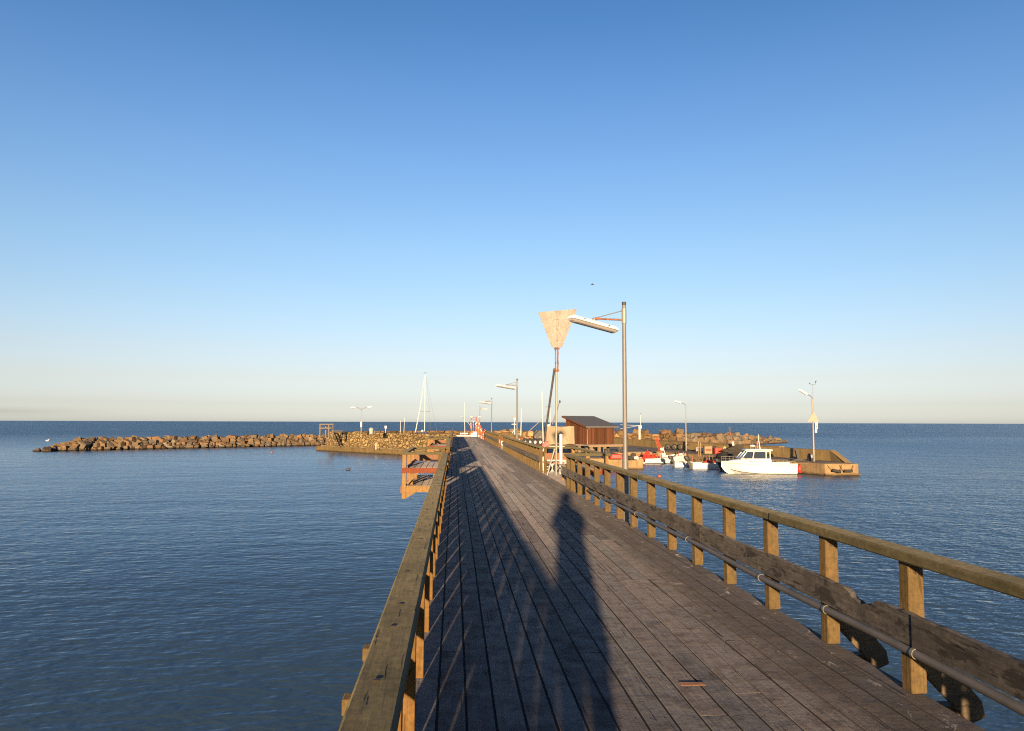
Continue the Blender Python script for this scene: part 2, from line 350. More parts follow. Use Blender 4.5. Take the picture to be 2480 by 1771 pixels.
def water_mat():
    m = NT('sea_water'); g = m.n('ShaderNodeNewGeometry'); P = g.outputs['Position']; EPS = .03
    gm = m.n('ShaderNodeMapping'); gm.inputs['Scale'].default_value = (.012,.028,1); gm.inputs['Rotation'].default_value = (0,0,.25); m.l(P, gm.inputs['Vector'])
    gust = m.noise(gm.outputs['Vector'], 1.0, 4, .6)
    # the pier and the moles shelter the water on the left
    px_ = m.n('ShaderNodeSeparateXYZ'); m.l(P, px_.inputs[0])
    def mr(v, a, b):
        o = m.n('ShaderNodeMapRange', interpolation_type='SMOOTHSTEP'); m.l(v, o.inputs[0]); o.inputs[1].default_value = a; o.inputs[2].default_value = b; return o.outputs[0]
    lee = m.math('MULTIPLY', mr(px_.outputs[0], 3, -3), m.math('MULTIPLY', mr(px_.outputs[1], 150, 85), mr(px_.outputs[1], 4, 30)))
    opn = m.math('MAXIMUM', mr(px_.outputs[1], 110, 260), m.math('MULTIPLY', mr(px_.outputs[0], 25, 90), .6))      # open, choppier sea
    amp = m.math('MULTIPLY', m.ramp(gust, [(.28,.75),(.72,1.25)]), m.math('ADD', m.math('SUBTRACT', 1.0, m.math('MULTIPLY', lee, .28)), m.math('MULTIPLY', opn, .25)))
    WAVES = (((.10,.26,.3), R(6), 2, .12), ((.75,1.4,.3), R(-9), 2, .060), ((1.9,3.8,.3), R(12), 2, .042), ((3.3,7.2,.3), R(-12), 3, .032))
    def height(off):
        a_ = m.n('ShaderNodeVectorMath', operation='ADD'); m.l(P, a_.inputs[0]); a_.inputs[1].default_value = off
        tot = None
        for sc, rz, det, amp_ in WAVES:
            o = m.n('ShaderNodeMapping'); o.inputs['Scale'].default_value = sc; o.inputs['Rotation'].default_value = (0,0,rz); m.l(a_.outputs[0], o.inputs['Vector'])
            n_ = m.math('MULTIPLY', m.noise(o.outputs['Vector'], 1.0, det, .5, .25), amp_)
            tot = n_ if tot is None else m.math('ADD', tot, n_)
        return tot
    h0, hx, hy = height((0,0,0)), height((EPS,0,0)), height((0,EPS,0))
    k = m.math('MULTIPLY', amp, 1.55/EPS)
    sx_ = m.math('MULTIPLY', m.math('SUBTRACT', h0, hx), k); sy_ = m.math('MULTIPLY', m.math('SUBTRACT', h0, hy), k)
    cv = m.n('ShaderNodeCombineXYZ'); m.l(sx_, cv.inputs[0])
    # wavelet normals tilted one way; tilt added to darken the sky's reflection
    m.l(m.math('SUBTRACT', m.math('MULTIPLY', m.math('SUBTRACT', 0.0, m.math('ABSOLUTE', sy_)), .36), m.math('SUBTRACT', m.math('ADD', m.math('SUBTRACT', .125, m.math('MULTIPLY', lee, .050)), m.math('MULTIPLY', opn, .10)), m.math('MULTIPLY', sy_, .75))), cv.inputs[1]); cv.inputs[2].default_value = 1
    nz = m.n('ShaderNodeVectorMath', operation='NORMALIZE'); m.l(cv.outputs[0], nz.inputs[0])
    m.b.inputs['IOR'].default_value = 1.333
    return m.done((.033,.060,.092), .03, nz.outputs[0], spec=.5)
M['water'] = water_mat()

# ------------------------------------------------------------------ setting: sea and sky
b = MB(); S = 60000
b.add([(-S,-2000,WZ),(S,-2000,WZ),(S,S,WZ),(-S,S,WZ)], [(0,1,2,3)])
tag(b.build('water', M['water']), kind='structure')
SUN_AZ, SUN_EL = R(8.0), R(5.8)
w = bpy.data.worlds.new('World'); C.world = w; w.use_nodes = True; wt = w.node_tree
sky = wt.nodes.new('ShaderNodeTexSky'); sky.sky_type = 'NISHITA'; sky.sun_disc = False
sky.sun_elevation = SUN_EL; sky.sun_rotation = PI + SUN_AZ; sky.altitude = 0; sky.air_density = 1.0; sky.dust_density = .6; sky.ozone_density = 2.0
bg = wt.nodes['Background']; bg.inputs[1].default_value = .068
# white balance of the clear evening air, by height above the horizon
tc = wt.nodes.new('ShaderNodeTexCoord'); sx = wt.nodes.new('ShaderNodeSeparateXYZ'); wt.links.new(tc.outputs['Generated'], sx.inputs[0])
rp = wt.nodes.new('ShaderNodeValToRGB'); wt.links.new(sx.outputs[2], rp.inputs['Fac']); el = rp.color_ramp.elements
BAL = ((.0, (1.40,1.82,4.1)), (.0061, (1.377,1.775,3.919)), (.0229, (1.155,1.353,2.736)), (.0563, (1.207,1.168,1.782)), (.0951, (1.272,1.165,1.518)),
       (.1497, (1.278,1.215,1.443)), (.2289, (1.22,1.25,1.46)), (.3278, (1.05,1.19,1.50)), (.4169, (.85,1.08,1.46)), (.4918, (.64,.96,1.36)), (.75, (.40,.68,1.2)), (1.0, (.34,.6,1.1)))
while len(el) < len(BAL): el.new(.5)
for i, (p_, c_) in enumerate(BAL): el[i].position = p_; el[i].color = (c_[0]/5, c_[1]/5, c_[2]/5, 1)
mx = wt.nodes.new('ShaderNodeMix'); mx.data_type = 'RGBA'; mx.blend_type = 'MULTIPLY'; mx.inputs[0].default_value = 1
wt.links.new(sky.outputs[0], mx.inputs[6])
side = wt.nodes.new('ShaderNodeMapRange'); side.interpolation_type = 'SMOOTHSTEP'; wt.links.new(sx.outputs[1], side.inputs[0]); side.inputs[1].default_value = -.45; side.inputs[2].default_value = .15
sd = wt.nodes.new('ShaderNodeMix'); sd.data_type = 'RGBA'; wt.links.new(side.outputs[0], sd.inputs[0]); sd.inputs[6].default_value = (.15,.17,.22,1); wt.links.new(rp.outputs[0], sd.inputs[7])
wt.links.new(sd.outputs[2], mx.inputs[7])
sm = wt.nodes.new('ShaderNodeVectorMath'); sm.operation = 'SCALE'; sm.inputs['Scale'].default_value = 5; wt.links.new(mx.outputs[2], sm.inputs[0])
# one faint bank of low cloud far out on the left
def wm(op, a, b=0.0, c=None):
    o = wt.nodes.new('ShaderNodeMath'); o.operation = op
    for i_, x_ in enumerate((a, b) if c is None else (a, b, c)):
        if isinstance(x_, (int, float)): o.inputs[i_].default_value = x_
        else: wt.links.new(x_, o.inputs[i_])
    return o.outputs[0]
cn = wt.nodes.new('ShaderNodeTexNoise'); cn.inputs['Scale'].default_value = 1.0; cn.inputs['Detail'].default_value = 5; cmp_ = wt.nodes.new('ShaderNodeMapping'); cmp_.inputs['Scale'].default_value = (7,7,160)
wt.links.new(tc.outputs['Generated'], cmp_.inputs['Vector']); wt.links.new(cmp_.outputs['Vector'], cn.inputs['Vector'])
band = wm('SUBTRACT', 1.0, wm('MINIMUM', 1.0, wm('DIVIDE', wm('ABSOLUTE', wm('SUBTRACT', sx.outputs[2], .0105)), .006)))
left = wm('MINIMUM', 1.0, wm('MAXIMUM', 0.0, wm('MULTIPLY', wm('SUBTRACT', -.40, sx.outputs[0]), 7.0)))
cl = wm('MULTIPLY', wm('MULTIPLY', band, left), wm('MULTIPLY', cn.outputs[0], .40))
cs = wt.nodes.new('ShaderNodeVectorMath'); cs.operation = 'SCALE'; wt.links.new(sm.outputs[0], cs.inputs[0]); wt.links.new(wm('SUBTRACT', 1.0, cl), cs.inputs['Scale'])
wt.links.new(cs.outputs[0], bg.inputs[0])
sl = bpy.data.lights.new('sun', 'SUN'); so = bpy.data.objects.new('sun', sl); COL.objects.link(so)
sl.energy = 5.0; sl.angle = R(.7); sl.color = (1.0, .72, .42)
sdir = Vector((math.sin(SUN_AZ)*math.cos(SUN_EL), math.cos(SUN_AZ)*math.cos(SUN_EL), -math.sin(SUN_EL)))
so.rotation_euler = sdir.to_track_quat('-Z', 'Y').to_euler(); so.location = (-5,-20,30)
C.view_settings.view_transform = 'Standard'; C.view_settings.look = 'None'; C.view_settings.exposure = 1.45; C.view_settings.gamma = 1
C.cycles.use_denoising = False; C.cycles.filter_width = 1.15; C.cycles.max_bounces = 6; C.cycles.glossy_bounces = 3; C.cycles.transmission_bounces = 2; C.cycles.caustics_reflective = False
#@@PART2
# ------------------------------------------------------------------ the pier
DX0, DX1, PY0, PY1 = -.25, 2.88, -3.0, 86.0
pier = thing('pier', 'long weathered timber pier running straight out from the viewer to the harbour mole', 'pier', (1.3, 0, 0))
b = MB(); bj = MB(); NP = 19; pitch = (DX1-DX0)/NP
for i in range(NP):
    y = PY0 - rnd.random()*3; x0 = DX0 + i*pitch
    while y < PY1:
        L = rnd.uniform(2.8, 5.2); y1 = min(y+L, PY1); g = rnd.uniform(.005, .0095); z = rnd.uniform(-.0015, .001)
        tw = rnd.uniform(-.002, .002); sk = rnd.uniform(-.003, .003)
        a0, a1 = x0+g, x0+pitch-rnd.uniform(.005, .0095)
        e = rnd.uniform(-.012, .02) if i == NP-1 else 0
        b.hexa([(a0,y,-.05),(a1+e,y,-.05),(a1+e+sk,y1-.008,-.05),(a0+sk,y1-.008,-.05),(a0,y,z-tw),(a1+e,y,z+tw),(a1+e+sk,y1-.008,z+tw*.3),(a0+sk,y1-.008,z-tw*.3)])
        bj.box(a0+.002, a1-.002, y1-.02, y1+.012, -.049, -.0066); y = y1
b.build('deck', M['deck'], pier, True, .0015)
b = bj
for i in range(1, NP):                  # near-black strips added between the boards, gap shade put into their colour
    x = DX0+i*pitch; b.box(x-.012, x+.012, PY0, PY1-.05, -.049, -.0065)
b.build('seam_shade', M['seam'], pier, True)
for x in (-.1, .75, 1.6, 2.45, 2.75):
    b = MB(); b.box(x-.06, x+.06, PY0, PY1-.1, -.26, -.055); b.build('joist', M['edge'], pier, True)
yb = 1.2
while yb < PY1:
    b = MB(); b.box(-.45, 3.05, yb-.09, yb+.09, -.5, -.262); b.build('cross_beam', M['beam'], pier, True)
    for x in (.15, 2.5):
        b = MB(); b.tube([(x, yb, -4), (x, yb, -.502)], .14, 10); b.build('pile', M['brace'], pier, True)
    yb += 5.2

def ragged(b, x0, x1, ya, yb_, z0, z1, notches=(), amp=.0035, n=None):
    n = n or max(4, int((yb_-ya)/.055)); rows = []
    ph = rnd.random()*9
    for i in range(n+1):
        y = ya + (yb_-ya)*i/n
        t = z1 + amp*(math.sin(y*3.1+ph) + .6*math.sin(y*9.7+ph*2)) + rnd.uniform(-amp, amp)*.6
        for (c, wd, dp) in notches:
            if abs(y-c) < wd: t -= dp*min(1, 3.2*(1-abs(y-c)/wd))*rnd.uniform(.8, 1.15)
        rows.append([(x0,y,z0),(x1,y,z0),(x1,y,t),(x0,y,t)])
    vs = [p for r_ in rows for p in r_]; fs = [(0,3,2,1), tuple(4*n+k for k in (0,1,2,3))]
    for i in range(n):
        for k in range(4): fs.append((4*i+k, 4*i+(k+1) % 4, 4*i+4+(k+1) % 4, 4*i+4+k))
    b.add(vs, fs)

def railing(label, side, posts, y0, y1, group='timber railings along the pier', pipe=False, bolts=(), braces=(), midparts=None):
    t = thing('pier_railing', label, 'railing', (-.28 if side < 0 else 2.85, (y0+y1)/2, 0), group)
    if side < 0: px0, px1, rx0, rx1, mx0, mx1, pz0, pz1 = -.318, -.19, -.292, -.146, -.362, -.32, -.55, .797
    else: px0, px1, rx0, rx1, mx0, mx1, pz0, pz1 = 2.80, 2.90, 2.755, 2.905, 2.752, 2.798, .002, .795
    pzo = pz1
    for i, y in enumerate(posts):
        b = MB(); j = rnd.uniform(-.006, .006); k_ = rnd.uniform(-.004, .004)
        b.hexa([(px0,y,pz0),(px1,y,pz0),(px1,y+.1,pz0),(px0,y+.1,pz0),(px0+j,y+k_,pzo),(px1+j,y+k_,pz1),(px1+j,y+.1+k_,pz1),(px0+j,y+.1+k_,pzo)])
        o = b.build('post', M['post'] if side > 0 else M['post_left'], t, True, .005)
        if i in bolts:
            b = MB(); xm = (px0+px1)/2+j+.004; b.tube([(xm,y+k_-.012,.735),(xm,y+k_+.004,.735)], .013, 10)
            b.tube([(xm,y+k_-.003,.735),(xm,y+k_+.003,.735)], .019, 12); b.build('bolt', M['bolt'], o, True)
    b = MB(); y = y0
    while y < y1:
        L = rnd.uniform(4.1, 5.2); ye = min(y+L, y1)
        if y1-ye < .6: ye = y1
        d = rnd.uniform(-.004, .004); zt = rnd.uniform(-.003, .003)
        b.hexa([(rx0+d,y,.797),(rx1+d,y,.797),(rx1+d,ye-.004,.797),(rx0+d,ye-.004,.797),(rx0+d,y,.862+zt),(rx1+d,y,.862+zt),(rx1+d,ye-.004,.864),(rx0+d,ye-.004,.864)])
        y = ye
    b.build('top_rail', M['rail_y'], t, True, .009)
    y = y0
    if midparts is None:
        midparts = []
        while y < y1:
            ye = min(y+rnd.uniform(4, 5.4), y1)
            if y1-ye < .6: ye = y1
            midparts.append((y, ye, .36, .53, ())); y = ye
    b = MB()
    for (a_, c_, z0_, z1_, nt) in midparts:
        d = rnd.uniform(-.003, .003); ragged(b, mx0+d, mx1+d, a_, c_-.006, z0_+rnd.uniform(-.004,.004), z1_, nt)
    b.build('mid_rail', M['mid'], t, True)
    if pipe:
        b = MB(); pts = []; y = y0
        while y <= 15.4: pts.append((2.765, y, .268 + .008*math.sin(y*1.7) - .02*max(0, y-11)/4)); y += .35
        b.tube(pts, .028, 14); p = b.build('cable_pipe', M['pipe'], t, True)
        for yc in (3.3, 4.35, 5.42, 6.6, 8.7, 11.2, 13.9):
            z = .268+.008*math.sin(yc*1.7) - .02*max(0, yc-11)/4
            b = MB(); b.tube([(2.765,yc-.014,z),(2.765,yc+.014,z)], .032, 16); b.build('collar', M['collar'], p, True)
    for y in braces:
        s = side; xe = px1 if s > 0 else px0
        b = MB()
        o_ = lambda d: xe + s*d
        if s > 0:
            b.plate([(o_(-.02),y,.30),(o_(.10),y,.30),(o_(.44),y,-.10),(o_(.46),y,-.20),(o_(.36),y,-.24),(o_(-.02),y,.16)], (0,.045,0))
            b.build('brace', M['brace'], t, True, .008)
            b = MB(); b.box(o_(-.9), o_(.36), y+.05, y+.15, -.27, -.145); b.build('outrigger', M['brace'], t, True, .005)
        else:
            b.box(o_(.372), o_(-.6), y, y+.12, -.19, -.09); b.build('outrigger', M['post'], t, True, .005)
    return t
pr = [4.45+1.025*i - (.1 if i == -1 else 0) for i in range(-7, 14)] + [18.42]
railing('weathered right hand railing with rotten mid rail and grey pipe, nearest the viewer', 1, pr, -3, 18.55, pipe=True, bolts=range(6, 15), braces=(4.57, 5.61),
        midparts=[(-3,1.7,.32,.495,()),(1.7,4.36,.315,.495,((3.3,.10,.015),)),(4.36,8.2,.315,.495,((4.98,.11,.06),(4.82,.06,.04))),(8.2,12.4,.32,.495,()),(12.4,16.6,.32,.495,()),(16.6,18.9,.33,.50,())])
pl = [4.95+1.05*i for i in range(-7, 14)]
railing('olive weathered railing on the left edge, nearest the viewer', -1, pl, -3, 19.45, bolts=(), braces=(4.85, 5.9))
railing('right hand railing section between the two pairs of side platforms', 1, [24.3+1.02*i for i in range(19)], 24.2, 43.0)
railing('short left hand railing section between the two left side platforms', -1, [23.8+1.05*i for i in range(13)], 23.6, 37.3)
railing('far right hand railing section reaching the end of the pier', 1, [48.2+1.05*i for i in range(26)], 48.0, 75.5)
railing('far left hand railing section reaching the stone mole', -1, [41.9+1.05*i for i in range(38)], 41.7, 82.0)
# bolt heads sunk in the nearest left top rail
lr = [o for o in bpy.data.objects if o.get('label', '').startswith('olive weathered')][0]
ltr = [o for o in kids(lr) if o.name.startswith('top_rail')][0]
for i, y in enumerate((2.35, 2.95, 3.3, 4.0, 5.1, 6.15, 7.2)):
    b = MB(); x = -.22 + rnd.uniform(-.025, .025); b.tube([(x,y,.8632),(x,y,.8645)], .011, 14)
    o = b.build('bolt_head', M['bolt'], ltr); me = o.data
    for v_ in me.vertices: v_.co = v_.co - lr.location

# ------------------------------------------------------------------ side platforms of newer timber
def platform(label, side, y0, y1, w=.98, brown=False):
    xo = -.36 if side < 0 else 2.93
    nz, nx_, pm = (M['redbrown'],)*3 if brown else (M['new_z'], M['new_x'], M['post'])
    t = thing('side_platform', label, 'platform', (xo, y0, 0), 'railed timber platforms beside the pier')
    s = side
    def bx(b, u0, u1, v0, v1, z0, z1): b.box(min(s*u0, s*u1), max(s*u0, s*u1), v0, v1, z0, z1)
    L = y1-y0
    b = MB(); v = .0; n = int(w/.14)
    for i in range(n):
        u = i*w/n; bx(b, u+.004, u+w/n-.004, .03, L-.03, -.045, rnd.uniform(-.003,.003))
    b.build('deck', M['greyboard'], t, bevel=.004)
    for v0, v1 in ((-.05, .028), (L-.028, L+.05)):
        b = MB(); bx(b, -.1, w-.10, v0, v1, -.17, -.015); b.build('end_beam', nx_ if v0 > 1 else nz, t, bevel=.006)
    b = MB(); bx(b, w, w+.05, .03, L-.03, -.20, -.03); b.build('side_beam', M['new_y'], t, bevel=.006)
    for v0 in (-.05, L/2-.05, L-.05):
        b = MB(); bx(b, w-.095, w+.005, v0, v0+.1, -.34 if v0 < 0 else -.3, .795)
        b.build('post', nz, t, bevel=.006)
    for v0 in (-.04, L-.06):
        b = MB(); bx(b, -.03, .06, v0, v0+.1, .0, .795); b.build('post', pm, t, bevel=.006)
    for v0 in (-.075, L-.07):
        b = MB(); bx(b, -.06, w+.06, v0, v0+.145, .80, .862); b.build('top_rail', M['rail_x'], t, bevel=.008)
    b = MB(); bx(b, w-.115, w+.035, .075, L-.075, .80, .860); b.build('top_rail', M['rail_y'], t, bevel=.008)
    b = MB(); bx(b, .0, w+.01, -.09, -.052, .325, .455); tag(b.build('mid_rail', M['redboard'], t, bevel=.005), 'red stained mid rail')
    b = MB(); bx(b, .0, w-.1, L-.09, L-.052, .44, .655); b.build('back_board', nx_, t, bevel=.005)
    b = MB(); bx(b, w-.13, w-.097, .06, L-.1, .36, .50); b.build('mid_rail', M['new_y'], t, bevel=.005)
    b = MB(); 
    for i in range(5): bx(b, .07+i*(w-.22)/5, .07+(i+1)*(w-.22)/5-.012, .12, 2.5, .425, .462)
    bx(b, .1, w-.18, .2, .26, .30, .424); bx(b, .1, w-.18, 2.3, 2.36, .30, .424)
    b.build('bench_seat', M['greyboard'], t, bevel=.004)
    for v0 in (.19, 2.29):
        for u0 in (.12, w-.26):
            b = MB(); bx(b, u0, u0+.07, v0, v0+.08, .003, .299); b.build('bench_leg', nz, t)
    b = MB(); b.beam((s*(w-.12), .05, .04), (s*(w-.46), .05, .40), .05, .13, (0,1,0)); b.build('knee_brace', nz, t, bevel=.005)
    b = MB(); b.plate([(s*(w-.10),.0,-.33),(s*(w-.10),.0,-.172),(s*(w-.36),.0,-.172)], (0,.05,0)); b.build('gusset', nz, t)
    return t
platform('orange pine side platform with bench on the left of the pier, nearest the viewer', -1, 19.55, 23.5)
platform('farther orange pine side platform on the left, in front of the stone wall', -1, 37.5, 41.5)
platform('pine side platform on the right that carries the tall day mark', 1, 18.75, 24.0)
platform('farther right side platform with a reddish brown post beyond the day mark', 1, 43.2, 47.8, brown=True)

# loose piece of wood on the planks
p = G(1677, 1658, 0)
b = MB(); b.hexa([(-.078,-.03,0),(.078,-.026,0),(.076,.028,0),(-.079,.03,0),(-.078,-.03,.003),(.078,-.026,.004),(.076,.028,.003),(-.079,.03,.003)])
o = tag(b.build('wood_offcut', M['new_x'], bevel=.003), 'short orange offcut of wood lying loose on the pier planks', 'wood piece'); o.location = (p.x, p.y, .0025); o.rotation_euler = (0,0,R(-4))

# ------------------------------------------------------------------ lamps on the pier
def tube_lamp(label, X, Y, ztop, arm=-1, base=WZ-.6, armlen=.52):
    t = thing('street_lamp', label, 'street lamp', (X, Y, 0), 'tube lamps on poles along the pier')
    b = MB(); b.tube([(0,0,1.15),(0,0,ztop-.06)], [.041,.034], 14); pole = b.build('pole', M['galv'], t)
    b = MB(); b.tube([(0,0,ztop-.06),(0,0,ztop)], .037, 14); b.build('pole_cap', M['dark'], pole)
    b = MB(); b.tube([(0,0,base),(0,0,1.02),(0,0,1.15)], [.056,.054,.041], 14); b.build('base_sleeve', M['galv'], t)
    b = MB(); za = ztop-.24
    b.tube([(0,0,za-.14),(0,0,za+.12)], .043, 14); b.build('bracket', M['galv2'], t)
    s = arm; d = Vector((s, 0, 0))
    b = MB(); b.tube([(s*.04,0,za-.08),(s*armlen,0,za-.065)], .017, 8); b.tube([(s*(armlen-.08),0,za-.055),(s*(armlen+.03),0,za-.075)], .026, 8); b.build('arm', M['rust'], t)
    b = MB(); b.tube([(s*.04,0,za+.08),(s*(armlen-.06),0,za-.04)], .008, 6); b.build('stay_rod', M['galv'], t)
    c = Vector((s*(armlen+.02), 0, za-.165)); ax = Vector((.80*1, .62*(1 if s < 0 else -1)*1, -.095 if s < 0 else -.05)).normalized()
    sd = ax.cross(Vector((0,0,1))).normalized(); up = sd.cross(ax); H = .60
    def ring(pts, k):  # cross section swept along the head
        return [c + ax*k + sd*p_[0] + up*p_[1] for p_ in pts]
    top = [(-.078,0),(-.07,.036),(-.036,.062),(.036,.062),(.07,.036),(.078,0)]
    low = [(-.070,-.002),(-.060,-.045),(-.028,-.058),(.028,-.058),(.060,-.045),(.070,-.002)]
    b = MB(); vs = []
    for k, sc in ((-H,.55),(-H+.05,1),(H-.05,1),(H,.55)): vs += ring([(x*(.8+.2*sc), y*sc) for x, y in top], k)
    n = 6; fs = [tuple(range(n)), tuple(range(3*n, 4*n))] + [(i*n+k, i*n+(k+1) % n, (i+1)*n+(k+1) % n, (i+1)*n+k) for i in range(3) for k in range(n)]
    b.add(vs, fs); b.beam(c-ax*(H+.008)-up*.004, c+ax*(H+.008)-up*.004, .172, .008, up)
    head = b.build('lamp_head', M['enamel'], t, bevel=.006)
    b = MB(); vs = []
    for k, sc in ((-H+.015,.5),(-H+.07,1),(H-.07,1),(H-.015,.5)): vs += ring([(x*(.8+.2*sc), y*sc-.008) for x, y in low], k)
    b.add(vs, fs); b.build('diffuser', M['diff'], head, bevel=.006)
    for k in (-.32, .32):
        for sg in (-1, 1):
            b = MB(); q = c+ax*k+sd*.078*sg+up*.028; b.beam(q-ax*.012, q+ax*.012, .012, .018, up); b.build('clip', M['dark'], head)
    b = MB(); b.tube([c+up*.055, c+up*.11], .03, 8); b.build('stem', M['galv2'], head)
    return t
tube_lamp('nearest tall grey lamp post with cream tube lamp, just outside the right railing', 2.965, 12.75, 3.775)
tube_lamp('second lamp post with left facing tube lamp, behind the middle of the pier', 3.0, 35.6, 3.75)
tube_lamp('third small lamp post with left facing tube lamp near the pier end', 3.0, 60.3, 3.62)
tube_lamp('dark lamp post at the pier end whose tube lamp points right', 3.35, 99.0, 3.78, arm=1, base=-1.6)

# ------------------------------------------------------------------ the day mark on its steel pole
p = G(1347, 1151, 0)
t = thing('day_mark', 'pale trapezoid wooden day mark on a tall steel pole with a dark raking stay', 'day mark', p)
Y = p.y; tl, tr, br, bl = (D(px, py, Y) for px, py in ((1303,757),(1397,749),(1361,842),(1336,842)))
b = MB(); nb = 9
for i in range(nb):
    f0, f1 = i/nb, (i+1)/nb; q = [bl.lerp(br, f0), bl.lerp(br, f1), tl.lerp(tr, f1), tl.lerp(tr, f0)]
    b.plate([(v.x+(.0015 if k in (0,3) else -.0015), Y-.06+rnd.uniform(-.002,.002), v.z) for k, v in enumerate(q)], (0,.022,0))
board = b.build('board', M['signwood'], t, True)
b = MB(); xm = (bl.x+br.x)/2
for zz in (.2, .52, .8):
    za = bl.z + (tl.z-bl.z)*zz; b.tube([(xm,Y-.068,za),(xm,Y-.058,za)], .016, 8)
b.build('bolt', M['bolt'], board); bo = bpy.data.objects[-1] if False else None
for o in kids(board):
    for v_ in o.data.vertices: v_.co = v_.co - p
zt = D(1350, 845, Y).z; zr = D(1350, 897, Y).z
b = MB(); b.tube([(p.x,Y,.0),(p.x+.01,Y,zr+.1)], .034, 12); b.build('pole', M['galv2'], t, True)
b = MB(); b.box(p.x-.03, p.x+.0, Y-.035, Y+.03, zr-.06, zt+.7); b.build('rusty_upright', M['rust'], t, True)
b = MB(); b.box(p.x+.035, p.x+.075, Y-.03, Y+.03, zr-.02, zt+.7); b.build('rusty_upright', M['rust'], t, True)
b = MB(); b.box(p.x-.055, p.x+.11, Y-.042, Y+.02, zt-.02, zt+.03); b.box(p.x-.05, p.x+.10, Y-.042, Y+.04, zr-.04, zr+.02); b.build('clamp', M['rust'], t, True)
b = MB(); pts = [(p.x+.05+.025*math.sin(i*1.1), Y-.045, zt-.05-i*.06) for i in range(11)]; b.tube(pts, .011, 6); b.build('cable', M['rust'], t, True)
e = D(1318, 1070, 26.4)
b = MB(); b.tube([(p.x-.05,Y,zr+.05), e], .036, 10); b.build('stay', M['galv'], t, True)
e = G(1325, 1152, 0); a = D(1343, 1089, Y-.1)
b = MB(); b.tube([a, e], .03, 10); b.build('strut', M['galv2'], t, True)
b = MB(); b.ball((a.x, a.y, a.z), .045, 10, 6); b.build('joint', M['galv2'], t, True)

q = D(1358.5, 1094, 23.7)
t = thing('white_pipe_post', 'white pipe post with dark cap standing on the right side platform', 'post', (q.x, 23.7, 0))
b = MB(); b.tube([(0,0,.003),(0,0,1.27)], .052, 14); b.build('shaft', M['whitep'], t)
b = MB(); b.lathe((0,0,1.27), [(.06,0),(.06,.03),(.03,.05),(.012,.1)], 12); b.build('cap', M['dark'], t)
# handcart
q = G(1333, 1146, 0)
t = thing('handcart', 'low handcart with two dark wheels and pale hubs parked on the right side platform', 'cart', (q.x+.1, q.y+.5, 0))
b = MB(); b.box(-.22,.42,-.1,.5,.28,.33); b.build('tray', M['rust'], t)
for x in (-.14, .16):
    b = MB(); b.torus((x,-.12,.145), .10, .042, (.25,1,0), 18, 8); wv = b.build('wheel', M['rubber'], t)
    b = MB(); b.tube([(x-.01,-.17,.145),(x+.01,-.07,.145)], .045, 10); b.build('hub', M['rust'], wv)
# ------------------------------------------------------------------ boulders
def boulder_mesh(i):
    r_ = random.Random(100+i); bm = bmesh.new()
    for sx in (-1,1):
        for sy in (-1,1):
            for sz in (-1,1): bm.verts.new((sx*r_.uniform(.55,1.05), sy*r_.uniform(.5,.9), sz*r_.uniform(.4,.75)))
    for _ in range(4):
        v = Vector((r_.gauss(0,1), r_.gauss(0,1), r_.gauss(0,1))).normalized(); bm.verts.new((v.x*1.05, v.y*.95, v.z*.8))
    bmesh.ops.convex_hull(bm, input=bm.verts)
    bmesh.ops.delete(bm, geom=[v for v in bm.verts if not v.link_faces], context='VERTS')
    bmesh.ops.bevel(bm, geom=list(bm.edges), offset=.03, segments=1, affect='EDGES')
    bmesh.ops.recalc_face_normals(bm, faces=bm.faces)
    me = bpy.data.meshes.new('boulder'); bm.to_mesh(me); bm.free(); me.materials.append(M['rock']); return me
BOULD = [boulder_mesh(i) for i in range(14)]
def boulder(p, r_, label, group):
    o = bpy.data.objects.new('boulder', rnd.choice(BOULD)); COL.objects.link(o)
    o.location = p; o.scale = (r_*rnd.uniform(.85,1.25), r_*rnd.uniform(.85,1.15), r_*rnd.uniform(.85,1.15))
    o.rotation_euler = (rnd.uniform(-.5,.5), rnd.uniform(-.5,.5), rnd.uniform(0, 6.28))
    return tag(o, label, 'boulder', group)
def ridge(name, pts, prof, mat):      # rubble core under the boulders
    b = MB(); vs = []; n = len(prof)
    for i, p in enumerate(pts):
        d = (Vector(pts[min(i+1,len(pts)-1)]) - Vector(pts[max(i-1,0)])).to_2d().normalized(); nn = Vector((d.y, -d.x))
        for o_, z in prof: vs.append((p[0]+nn.x*o_*p[2], p[1]+nn.y*o_*p[2], WZ-1+(z-WZ+1)*p[2]))
    b.add(vs, [(i*n+k, (i+1)*n+k, (i+1)*n+k+1, i*n+k+1) for i in range(len(pts)-1) for k in range(n-1)])
    return tag(b.build(name, mat), kind='structure')
A, B = G(95*2480/2274, 1003*2480/2274, WZ), G(700*2480/2274, 990*2480/2274, WZ)
B = B + (B-A)*.10
dl = (B-A); LEN = dl.length; dl = dl/LEN; nl = Vector((dl.y, -dl.x, 0))      # nl points to the viewer
ridge('breakwater', [((A+dl*s - nl*3.3).x, (A+dl*s-nl*3.3).y, k) for s, k in ((.8,.35),(4,.6),(8,.85),(14,1),(LEN,1))],
      [(-5,WZ-1),(-1.3,-1.05),(1.1,-1.05),(3.0,WZ-.3),(3.6,WZ-1)], M['rock'])
GL = 'boulders of the long left breakwater'
rows = ((.25,-2.3,.47,'boulder in the lowest row at the waterline of the long left breakwater'), (.80,-1.92,.49,'boulder in the second row up on the long left breakwater'),
        (1.4,-1.47,.49,'boulder in the third row up on the long left breakwater'), (2.05,-1.02,.50,'boulder on the crest of the long left breakwater'))
